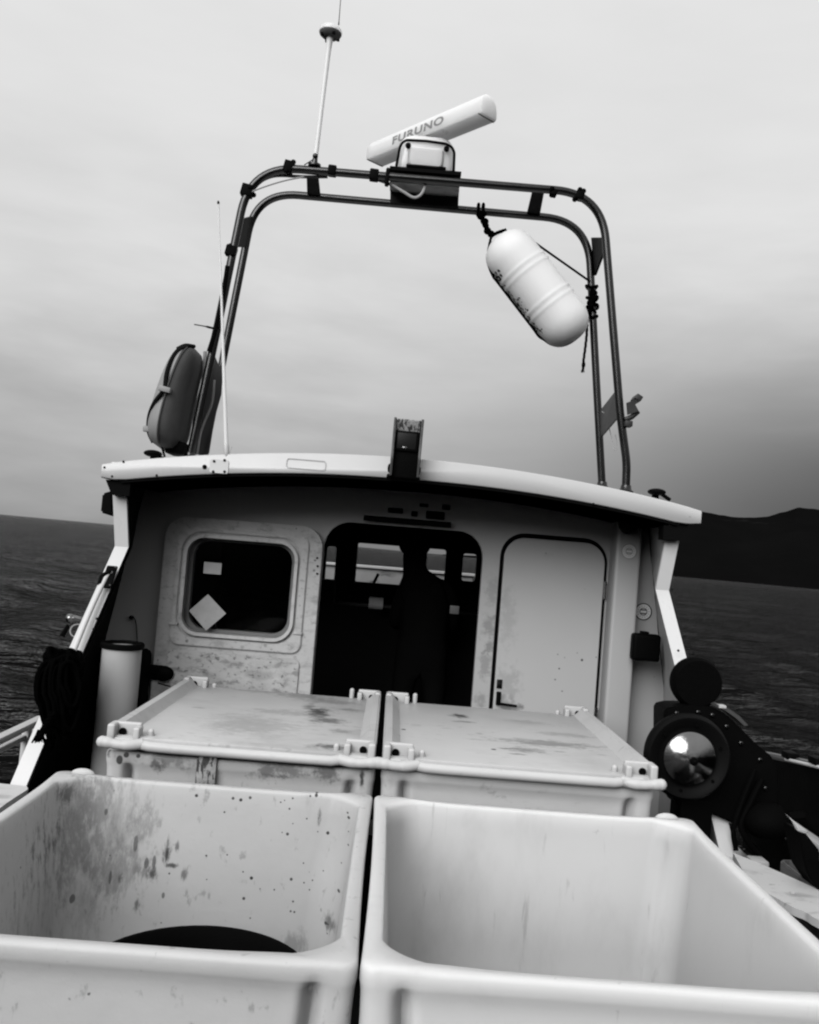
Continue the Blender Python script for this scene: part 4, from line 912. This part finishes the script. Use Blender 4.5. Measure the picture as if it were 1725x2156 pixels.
# ------------------------------------------------------------------ plastic drum float lashed inside the arch
YF = 4.86
e0, e1 = at(1079, 540, Y=YF), at(1183, 675, Y=YF)
dr = thing('drum_float', 'white plastic drum float hanging aslant under the starboard corner of the arch', 'float', e0.lerp(e1, .5))
axd = (e1 - e0).normalized(); Ld = (e1 - e0).length; rad_ = .147
prof = []
for i in range(10):
    a = i / 9 * math.pi / 2; prof.append((rad_ * math.sin(a) ** .8 if a > 0 else .0, -.135 * math.cos(a)))
mid = []
def hoop(t):
    v = 0
    for c_ in (.20, .285, .70, .785): v += .0065 * math.exp(-((t - c_) / .017) ** 2)
    return v
for i in range(61): t = i / 60; mid.append((rad_ + hoop(t), Ld * t))
prof2 = prof + mid[1:] + [(r_, Ld - h_) for r_, h_ in prof[::-1]][1:]
b = MB(); b.lathe(prof2, e0, axd, 48); b.build('drum', FLOAT, dr, 60)
# weed growing along the underside
b = MB(); side = axd.cross(Vector((0, 1, 0))).normalized()
if side.x > 0: side = -side
for k in range(300):
    t = random.uniform(-.04, Ld + .05) if k % 3 else random.choice((.12, .2, .33, .52, .66, .78, .9)) * Ld + random.gauss(0, .012); th_ = abs(random.gauss(0, .17)) if k % 4 else random.gauss(.05, .1)
    nrm = (side * math.cos(th_) + Vector((0, -1, 0)) * math.sin(th_)).normalized()
    rr = rad_ * (1 if 0 < t < Ld else .9); root_ = e0 + axd * t + nrm * (rr - .004)
    tip = root_ + nrm * random.uniform(.004, .010) + Vector((random.uniform(.0, .026), -.006, random.uniform(.004, .040)))
    b.tube([root_, tip], [random.uniform(.006, .013), .0008], 5)
o = b.build('weed_growth', ROPE, dr, 0, kind='stuff')
b = MB()
P = [e0 + axd * -.10 + side * .03 + Vector((0, -.0, 0)), e0 + axd * -.05 + side * (rad_ * .85), e0 + axd * .02 + side * (rad_ + .006)]
P += [e0 + axd * (Ld * i / 8) + side * (rad_ + .007) for i in range(1, 9)] + [e1 + axd * .05 + side * (rad_ * .88)]
b.tube(spline(P, 4), .007, 7)
b.build('lashing_line', ROPE, dr)
def twisted(pts, r, name, parent, knots=0, thick=1.0):
    P = spline(pts, 10); b = MB(); n = len(P)
    for ph in (0, math.pi * 2 / 3, math.pi * 4 / 3):
        Q = []
        for i, p in enumerate(P):
            d = (P[min(i + 1, n - 1)] - P[max(i - 1, 0)]).normalized(); u = d.cross(Vector((0, 1, .2))).normalized(); v = d.cross(u)
            a = i * .55 + ph; Q.append(p + (u * math.cos(a) + v * math.sin(a)) * r * .55)
        b.tube(Q, r * .62, 6)
    for k in range(knots):
        p = P[int((k + .5) / knots * (n - 1))]; b.ball(p + Vector((random.uniform(-1, 1), random.uniform(-1, 1), random.uniform(-1, 1))) * r * .8, r * random.uniform(1.3, 2.0) * thick, 2)
    return b.build(name, ROPE, parent)
tie = px_path([(1012, 446), (1018, 466), (1029, 486), (1038, 496)], YB - .03)
twisted(tie, .014, 'hanging_rope', dr, 7, .8)
b = MB()
for px in (1007, 1017):
    q = at(px, 443, Y=YB); b.tube([q + Vector((0, .030 * math.cos(a), .032 * math.sin(a) + .004)) for a in [2 * math.pi * i / 14 for i in range(15)]], .009, 6)
b.build('rope_turn', ROPE, dr)
twisted(px_path([(1036, 496), (1033, 505), (1028, 530)], YF - .02), .007, 'bridle_rope', dr)
twisted(px_path([(1036, 496), (1050, 489), (1066, 484)], YF - .02), .009, 'bridle_rope', dr)
b = MB(); b.tube([at(1124, 509, Y=YF - .05), at(1242, 592, Y=YB - .02)], .0065, 8); b.build('stay_line', ROPE, dr)
twisted(px_path([(1248, 610), (1246, 640), (1240, 655), (1236, 668), (1233, 690)], YB - .03), .014, 'lashing_rope', dr, 9, .8)
twisted(px_path([(1236, 672), (1236, 700), (1233, 730), (1229, 760), (1228, 778)], YB - .05), .007, 'rope_tail', dr)
b = MB(); q = at(1228, 776, Y=YB - .05)
for k in range(14): b.tube([q, q + Vector((random.uniform(-.012, .012), random.uniform(-.01, .01), random.uniform(-.025, -.015)))], [.003, .0012], 4)
b.ball(at(1229, 768, Y=YB - .05), (.011, .011, .02), 2); b.build('frayed_end', ROPE, dr)
b = MB()
for (px, py) in ((1246, 605), (1247, 628), (1248, 645), (1243, 655), (1246, 668)):
    q = at(px, py, Y=YB); b.tube([q + Vector((.03 * math.cos(a), .03 * math.sin(a), .008 * math.sin(2 * a + px))) for a in [2 * math.pi * i / 14 for i in range(15)]], .009, 6)
b.build('rope_turn', ROPE, dr)

# ------------------------------------------------------------------ lifebuoy case strapped to the port legs
qc = at(383, 842, Y=4.66)
cs = thing('lifebuoy_case', 'grey lifebuoy case strapped upright against the port arch leg', 'case', (qc.x, 4.66, at(383, 960, Y=4.66).z))
tl = (at(430, 730, Y=4.66) - at(362, 948, Y=4.66)); tl.y = 0; up_ = tl.normalized(); ri = Vector((up_.z, 0, -up_.x))
def shell(off, wx, dy, hz, m, name, cut):
    b = MB(); rings = []
    nz = 22
    for i in range(nz + 1):
        v = -1 + 2 * i / nz; f = (1 - abs(v) ** 4.5) ** (1 / 2.4) if abs(v) < 1 else 0.02; f = max(f, .03) * (1 - .16 * v)
        lean = -.012 * v + .02 * (1 - v * v) * (-1)
        ring = []
        for k in range(24):
            a = 2 * math.pi * k / 24; cx2, sy2 = math.cos(a), math.sin(a)
            px_ = math.copysign(abs(cx2) ** .75, cx2) * wx * f; py_ = math.copysign(abs(sy2) ** .75, sy2) * dy * f
            if cut < 0: px_ = min(px_, .0)
            if cut > 0: px_ = max(px_, .0)
            ring.append(qc + up_ * (v * hz) + ri * (px_ + off + lean * (1 if cut < 0 else 1)) + Vector((0, py_, 0)))
        rings.append(ring)
    b.loft(rings); return b.build(name, m, cs, 45)
shell(-.018, .078, .20, .285, CASE, 'outer_shell', -1)
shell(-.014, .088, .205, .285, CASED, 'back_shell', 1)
def sp(a, v, k=1.03):   # point on the outer shell
    f = max((1 - abs(v) ** 4.5) ** (1 / 2.4), .03) * (1 - .16 * v); lean = -.012 * v - .02 * (1 - v * v)
    cx2, sy2 = math.cos(a), math.sin(a)
    return qc + up_ * (v * .285) + ri * (math.copysign(abs(cx2) ** .75, cx2) * .088 * f * k + lean) + Vector((0, math.copysign(abs(sy2) ** .75, sy2) * .21 * f * k, 0))
b = MB(); b.tube(spline([sp(R(-95), .93), sp(R(-118), .75), sp(R(-112), .4), sp(R(-98), .08), sp(R(-90), .05)], 6), .011, 8)
b.tube(spline([sp(R(-100), -.02), sp(R(-120), -.25), sp(R(-140), -.5), sp(R(-150), -.75), sp(R(-140), -.92)], 6), .010, 8)
b.tube(spline([sp(R(-80), .99, 1.1), sp(R(-110), .93, 1.1), sp(R(-150), .84, 1.1)], 6), .010, 8)
b.tube([qc + up_ * -.26 + ri * -.01 + Vector((0, -.08, 0)), at(347, 962, Y=4.6)], .006, 6)
b.build('strap', STRAP, cs)
b = MB(); q = sp(R(-95), .02, 1.06); b.box(q, (.06, .03, .028), rot=Matrix.Rotation(R(10), 3, 'Y'), bev=.006); q = sp(R(-145), -.72, 1.05); b.box(q, (.045, .03, .03), bev=.006); b.build('buckle', CASE, cs)
b = MB(); b.tube([sp(R(-93), v, 1.01) for v in [-.9 + 1.8 * i / 20 for i in range(21)]], .004, 6); b.build('seam', CASED, cs)
q = at(374, 945, Y=4.66); b = MB(); b.box(q, (.10, .16, .07), bev=.02); b.build('foot_cradle', BLACK, cs)

# ------------------------------------------------------------------ rope hung on the port side panel
rq = at(140, 1392, X=-1.45)
rp = thing('rope_hank', 'black rope hank hung over the slanting port panel edge', 'rope', (rq.x, rq.y, .5))
b = MB()
for k in range(60):
    x0 = random.uniform(100, 152); wd = random.uniform(4, 28); top = random.uniform(1385, 1405) + (x0 - 120) * -.1; bot = random.uniform(1505, 1580) - abs(x0 - 112) * .9
    y_ = random.uniform(3.68, 3.86); P = []
    for i in range(28):
        a = 2 * math.pi * i / 28; s_ = math.sin(a)
        P.append(at(x0 + wd * math.cos(a) * (1 + .25 * s_) + (s_ > 0) * -6, (top + bot) / 2 - s_ * (bot - top) / 2, Y=y_ + .03 * math.cos(a)))
    P.append(P[0]); b.tube(P, .0085, 6)
b.build('loop', ROPE, rp)
b = MB()
for k in range(30):
    q = at(random.uniform(104, 166), random.uniform(1378, 1415), Y=random.uniform(3.72, 3.9)); a0 = random.random() * 6
    ax2 = Vector((random.uniform(-1, 1), random.uniform(-1, 1), random.uniform(-1, 1))).normalized(); u = ax2.orthogonal().normalized(); v = ax2.cross(u)
    rr = random.uniform(.018, .035); b.tube([q + (u * math.cos(a) + v * math.sin(a)) * rr for a in [2 * math.pi * i / 12 for i in range(13)]], .012, 6)
b.build('knot', ROPE, rp)
twisted(px_path([(112, 1500), (100, 1520), (92, 1535), (84, 1553)], 3.62), .012, 'tail', rp)
b = MB(); q = at(84, 1548, Y=3.62)
for k in range(30): b.tube([q + Vector((random.uniform(-.008, .008), 0, .02)), q + Vector((random.uniform(-.03, .03), random.uniform(-.01, .01), random.uniform(-.035, -.02)))], [.005, .0015], 4)
b.build('frayed_end', ROPE, rp)

# stay rod and its black hinge plate on the slanting edge
s0, s1 = at(234, 1204, Y=4.24), at(151, 1380, Y=3.95)
rod = thing('stay_rod', 'white rod running along the slanting port panel edge from a black hinge plate', 'rod', s1)
b = MB(); b.tube(spline([s0 + Vector((.0, .0, 0)), s0.lerp(s1, .08) + Vector((-.012, 0, .0)), s0.lerp(s1, .5) + Vector((-.012, 0, 0)), s1 + Vector((-.0, 0, 0))], 8), .013, 12); b.build('tube', STRIPM, rod)
q = at(231, 1218, Y=4.232); ed = Vector((0, -.375, -.51)).normalized(); nrm = Vector((0, -ed.z * -1, ed.y)).normalized()
nrm = Vector((0, -.806, .592)); 
rm = Matrix((Vector((1, 0, 0)), ed, Vector((1, 0, 0)).cross(ed))).transposed()
b = MB(); b.box(q + nrm * .012, (.052, .125, .014), rot=rm, bev=.008); b.tube([q + nrm * .02 + ed * -.03, q + nrm * .03 + Vector((-.03, 0, -.01)), q + nrm * .02 + ed * .05 + Vector((-.03, 0, 0))], .012, 8); b.build('hinge_plate', BLACK, rod)
b = MB()
for dx, dd in ((-.018, -.052), (.018, -.052), (-.018, .05), (.018, .05)): b.lathe([(.004, 0), (.003, .003)], q + nrm * .0195 + Vector((dx, 0, 0)) + ed * dd, nrm, 8)
b.build('rivet', BRIGHT, rod)
# joint plates and bolts on both slanting edges
def edge_pt(sgn, px, py):  # on the slanting aft edge
    return at(px, py, X=sgn * 1.40)
for (px, py) in ((205, 1305), (198, 1327)):
    q = at(px, py, Y=4.08 if py < 1310 else 4.04); b = MB(); b.ball(q + Vector((.0, -.005, .005)), .007, 2); b.build('bolt', DPLATE, boat)
for (px, py) in ((1428, 1371), (1449, 1368), (1414, 1241)):
    q = at(px, py, Y=4.37 if py < 1300 else 4.125); b = MB(); b.ball(q + Vector((0, -.004, .003)), .006, 2); b.build('bolt', DPLATE, boat)
# rowlock clamp sticking out of the port side
q = at(158, 1308, X=-1.52)
ck = thing('shackle', 'bright snap shackle with a black toggle hanging outboard of the port panel edge', 'shackle', q)
b = MB(); b.tube([q + Vector((.06, .02, .0)), q + Vector((.0, 0, .015)), q + Vector((-.02, 0, .01))], [.012, .014, .018], 10); b.ball(q + Vector((-.025, 0, .012)), .022, 3); b.build('body', BRIGHT, ck)
b = MB(); cc = q + Vector((.015, 0, -.045)); b.tube([cc + Vector((.033 * math.cos(a), .01 * math.sin(a), .03 * math.sin(a))) for a in [R(20 + 300 * i / 16) for i in range(17)]], .005, 8); b.build('ring', mat('dull_ring_steel', .12, .4, metal=1), ck)
b = MB(); b.tube([q + Vector((-.03, 0, -.02)), q + Vector((-.055, 0, -.075))], [.010, .014], 8); b.build('toggle', BLACK, ck)

# ------------------------------------------------------------------ line hauler on the starboard side
hq = at(1450, 1595, Y=3.55)
ha = thing('line_hauler', 'black hydraulic line hauler with a polished hub on the starboard side', 'hauler', (hq.x + .1, 3.62, .0))
b = MB(); b.lathe([(.02, .06), (.15, .055), (.168, .045), (.172, .02), (.168, 0), (.158, -.012), (.142, -.008), (.118, .012), (.106, .014), (.10, .014)], hq, (0, 1, 0), 56); b.build('sheave', mat('worn_black_sheave', .0035, .55, mottle=(10, .4), spec=.07), ha)
b = MB(); b.lathe([(.103, 0), (.104, .010), (.098, .016), (.06, .036), (.03, .046), (.016, .049), (.0145, .058)], hq + Vector((0, -.008, 0)), (0, -1, 0), 48); b.build('hub', BRIGHT, ha, 30)
b = MB(); b.lathe([(.016, 0), (.017, .010), (.012, .016)], hq + Vector((0, -.058, 0)), (0, -1, 0), 20); b.ball(hq + Vector((0, -.074, 0)), .008, 2); b.build('hub_nut', BLACK, ha)
YH = 3.68
hp = [(1399, 1500), (1404, 1492), (1422, 1488), (1470, 1488), (1508, 1492), (1535, 1508), (1562, 1535), (1592, 1565), (1625, 1592), (1640, 1620), (1640, 1720), (1600, 1760), (1545, 1735), (1500, 1715), (1430, 1700), (1402, 1650), (1398, 1600)]
v = [at(x, y, Y=YH) for x, y in hp]; b = MB(); b.plate([(p.x, p.z) for p in v], [], YH, YH + .16, bev=.012); b.build('housing', BLACK, ha)
v = [at(x, y, Y=YH - .01) for x, y in ((1512, 1490), (1535, 1499), (1557, 1514), (1575, 1533), (1568, 1535), (1548, 1517), (1528, 1503), (1508, 1494))]
b = MB(); b.plate([(p.x, p.z + .012) for p in v], [], YH - .012, YH + .14); b.build('guard_band', mat('guard_grey', .10, .4, metal=.5), ha)
q = at(1519, 1487, Y=YH); b = MB(); b.box(q + Vector((0, 0, .0)), (.03, .04, .012), bev=.003); b.build('clip', FRM, ha)
tq = at(1464, 1436, Y=3.78)
b = MB(); b.lathe([(.03, .05), (.095, .048), (.106, .03), (.108, 0), (.104, -.02), (.09, -.028), (.02, -.03)], tq, (0, -1, 0), 44); b.tube([tq + Vector((0, .02, -.09)), tq + Vector((0.0, .02, -.13))], [.05, .06], 14); b.build('guide_roller', RUB, ha)
for dx, dz in ((.02, .01), (.045, -.015)):
    b = MB(); b.ball(tq + Vector((dx, .029, dz)) + Vector((0, -.0, 0)), .004, 2); b.build('bolt', STEEL, ha)
b = MB(); b.box((hq.x + .09, 3.74, .34), (.14, .14, .72), bev=.02); b.box((hq.x + .18, 3.74, .06), (.4, .3, .08), bev=.02); b.build('pedestal', BLACK, ha)

for px, py in ((1425, 1502), (1470, 1500), (1500, 1506), (1530, 1530), (1560, 1565), (1600, 1600), (1612, 1660), (1590, 1720)):
    q = at(px, py, Y=YH); b = MB(); b.lathe([(.010, 0), (.010, .006), (.006, .009)], q, (0, -1, 0), 6); b.build('bolt', STEEL, ha)
b = MB(); b.tube(spline(px_path([(1605, 1640), (1580, 1690), (1560, 1735), (1575, 1770), (1600, 1800)], YH - .04), 6), .013, 8); b.build('hydraulic_hose', RUB, ha)
b = MB(); b.tube(spline(px_path([(1590, 1620), (1562, 1690), (1545, 1745), (1550, 1790)], YH - .05), 6), .011, 8); b.build('hydraulic_hose', RUB, ha)
for k in range(6):
    a = R(60 * k + 20); q = hq + Vector((.132 * math.cos(a), -.005, .132 * math.sin(a))); b = MB(); b.lathe([(.007, 0), (.006, .006)], q, (0, -1, 0), 6); b.build('bolt', BLACK, ha)
# black bulwark screen with its rail aft of the hauler
e0_, e1_ = at(1618, 1596, X=1.78), at(1740, 1622, X=1.78)
sc_ = thing('bulwark_screen', 'black screen along the starboard rail with a thin white line below its edge', 'bulwark', (1.78, 3.0, .5))
b = MB(); rings = []
for yy in (1.6, 2.4, 3.2, 4.35):
    zt2 = e0_.z + (yy - e0_.y) * (e1_.z - e0_.z) / (e1_.y - e0_.y); rings.append([Vector((1.80, yy, .32)), Vector((1.84, yy, .32)), Vector((1.84, yy, zt2)), Vector((1.80, yy, zt2))])
b.loft(rings); b.build('panel', BLACK, sc_)
def rail_z(yy): return e0_.z + (yy - e0_.y) * (e1_.z - e0_.z) / (e1_.y - e0_.y)
b = MB(); b.tube([(1.81, yy, rail_z(yy) + .008) for yy in (1.6, 2.4, 3.2, 4.2)], .016, 8); b.build('top_rail', mat('grey_rail', .12, .4, metal=.3), sc_)
ww0, ww1 = at(1655, 1599, X=1.776), at(1745, 1620, X=1.776)
b = MB(); b.tube([ww0, ww1], .0075, 8); b.build('white_strip', STRIPM, sc_)
for px in (1664, 1722):
    q = at(px, 1590 + (px - 1664) * .2, X=1.79); b = MB(); b.box(q, (.05, .07, .03), bev=.006); b.build('rail_clip', BLACK, sc_)
# fish bin and a black float lying between screen and coaming
g0 = at(1645, 1800, Y=2.98)
cr = thing('grey_bin', 'grey plastic bin half hidden behind the starboard coaming board', 'bin', (1.60, 2.95, .03))
b = MB(); gm = mat('grey_bin_plastic', .12, .5, mottle=(9, .6), streaks=[((9, 9, 9), .5, .65, .03, .7)])
b.plate(rrect(1.50, 1.70, 2.80, 3.30, .03, 4), [rrect(1.515, 1.685, 2.815, 3.285, .025, 4)[::-1]], .05, .60, frame=lambda a, c_, d_: Vector((a, c_, d_)), bev=.004)
b.plate(rrect(1.505, 1.695, 2.81, 3.29, .03, 4), [], .03, .055, frame=lambda a, c_, d_: Vector((a, c_, d_))); b.build('bin_walls', gm, cr)
q = at(1615, 1728, Z=.64)
bf = thing('black_float', 'round black float lying beyond the starboard coaming board', 'float', (q.x, q.y, q.z - .09))
b = MB(); b.ball(q, (.10, .10, .075), 4); b.build('ball', RUB, bf); b = MB(); b.tube([q + Vector((.09, 0, .02)), q + Vector((.15, 0, .03))], .02, 8); b.build('eye', RUB, bf)
kn = [at(x, y, Y=3.02) for x, y in ((1656, 1715), (1666, 1724), (1701, 1750), (1693, 1758), (1678, 1748), (1671, 1732), (1664, 1722))]
b = MB(); b.plate([(p.x, p.z) for p in kn], [], 3.015, 3.03, bev=.001)
o = b.build('scraper', RAD, None); tag(o, 'small white blade-shaped scraper lying beyond the starboard coaming board', 'scraper')
sk = [at(x, y, Y=3.0) for x, y in ((1682, 1752), (1700, 1758), (1725, 1790), (1740, 1900), (1700, 1840), (1690, 1800))]
b = MB(); b.plate([(p.x, p.z) for p in sk], [], 3.0, 3.12, bev=.004); o = b.build('rubber_mat', RUB, None); tag(o, 'black rubber mat bent over the starboard side deck', 'mat')

# ------------------------------------------------------------------ skipper in the wheelhouse
def person():
    px0 = at(872, 1168, Y=5.85).x; bx_ = px0 + .10; y0 = 5.85
    root = thing('person', 'person in dark jacket and cap standing at the helm with back to the deck', 'person', (bx_, y0, .05))
    V = []; E = []; Rr = []
    def v(x, y, z, r): V.append((bx_ + x, y0 + y, z)); Rr.append(r); return len(V) - 1
    def e(*ids):
        for a, b_ in zip(ids, ids[1:]): E.append((a, b_))
    pel = v(0, 0, .93, .145); wa = v(0, .0, 1.08, .165); ch = v(.01, 0, 1.27, .19); sh = v(-.03, 0, 1.40, .11); nk = v(-.08, .01, 1.49, .07); hd0 = v(-.09, .015, 1.56, .088); hd = v(-.10, .02, 1.64, .100); ht = v(-.10, .02, 1.71, .085)
    e(pel, wa, ch, sh, nk, hd0, hd, ht)
    nose = v(-.10, .125, 1.615, .018); e(hd, nose)
    for s_ in (-1, 1):
        h = v(s_ * .10, 0, .88, .095); k = v(s_ * .11, .02, .50, .062); an = v(s_ * .12, 0, .14, .042); ft = v(s_ * .13, .13, .09, .04)
        e(pel, h, k, an, ft)
        s1_ = v(s_ * .145, 0, 1.385, .066); el = v(s_ * .19, .08, 1.14, .048); wr = v(s_ * .17, .30, 1.10, .032); pm = v(s_ * .155, .36, 1.10, .034)
        e(sh, s1_, el, wr, pm)
        for f_, (dx, L_) in enumerate(((-.024, .06), (-.008, .072), (.009, .068), (.025, .055))):
            a1 = v(s_ * .155 + dx, .41, 1.105, .010); a2 = v(s_ * .155 + dx, .41 + L_ * .5, 1.09, .009); a3 = v(s_ * .155 + dx, .41 + L_ * .7, 1.065, .008); e(pm, a1, a2, a3)
        t1 = v(s_ * .155 - s_ * .035, .365, 1.095, .011); t2 = v(s_ * .155 - s_ * .048, .40, 1.08, .009); e(pm, t1, t2)
    c = Vector((bx_, y0, .93)); me = bpy.data.meshes.new('body'); me.from_pydata([Vector(p) - c for p in V], E, [])
    o = bpy.data.objects.new('body', me); C.objects.link(o); m_ = o.modifiers.new('skin', 'SKIN'); 
    for i, r_ in enumerate(Rr): me.skin_vertices[0].data[i].radius = (r_, r_ * (.8 if r_ > .1 else 1))
    me.skin_vertices[0].data[0].use_root = True
    sb = o.modifiers.new('s', 'SUBSURF'); sb.levels = sb.render_levels = 1; m_.use_smooth_shade = True
    bpy.context.view_layer.update()
    m2 = bpy.data.meshes.new_from_object(o.evaluated_get(bpy.context.evaluated_depsgraph_get())); o.modifiers.clear(); m2.materials.clear(); m2.materials.append(CLOTH)
    for p in m2.polygons: p.material_index = 0
    o.data = m2; o.parent = root; o.location = c - WL[root.name]; WL[o.name] = c
    b = MB(); hc = Vector((bx_ - .10, y0 + .02, 1.665)); b.ball(hc + Vector((0, 0, .0)), (.106, .116, .085), 3); b.ball(hc + Vector((0, .09, -.005)), (.07, .06, .012), 2); b.build('cap', CLOTH, root)
person()

# ------------------------------------------------------------------ the boat and everything on it heels a little; the sea and land stay level
Hm = Matrix.Rotation(HEEL, 4, 'Y')
bpy.context.view_layer.update()
for o in list(S.objects):
    if o.parent is None and o.name not in ('sea', 'hills', 'sun'):
        o.matrix_world = Hm @ o.matrix_world
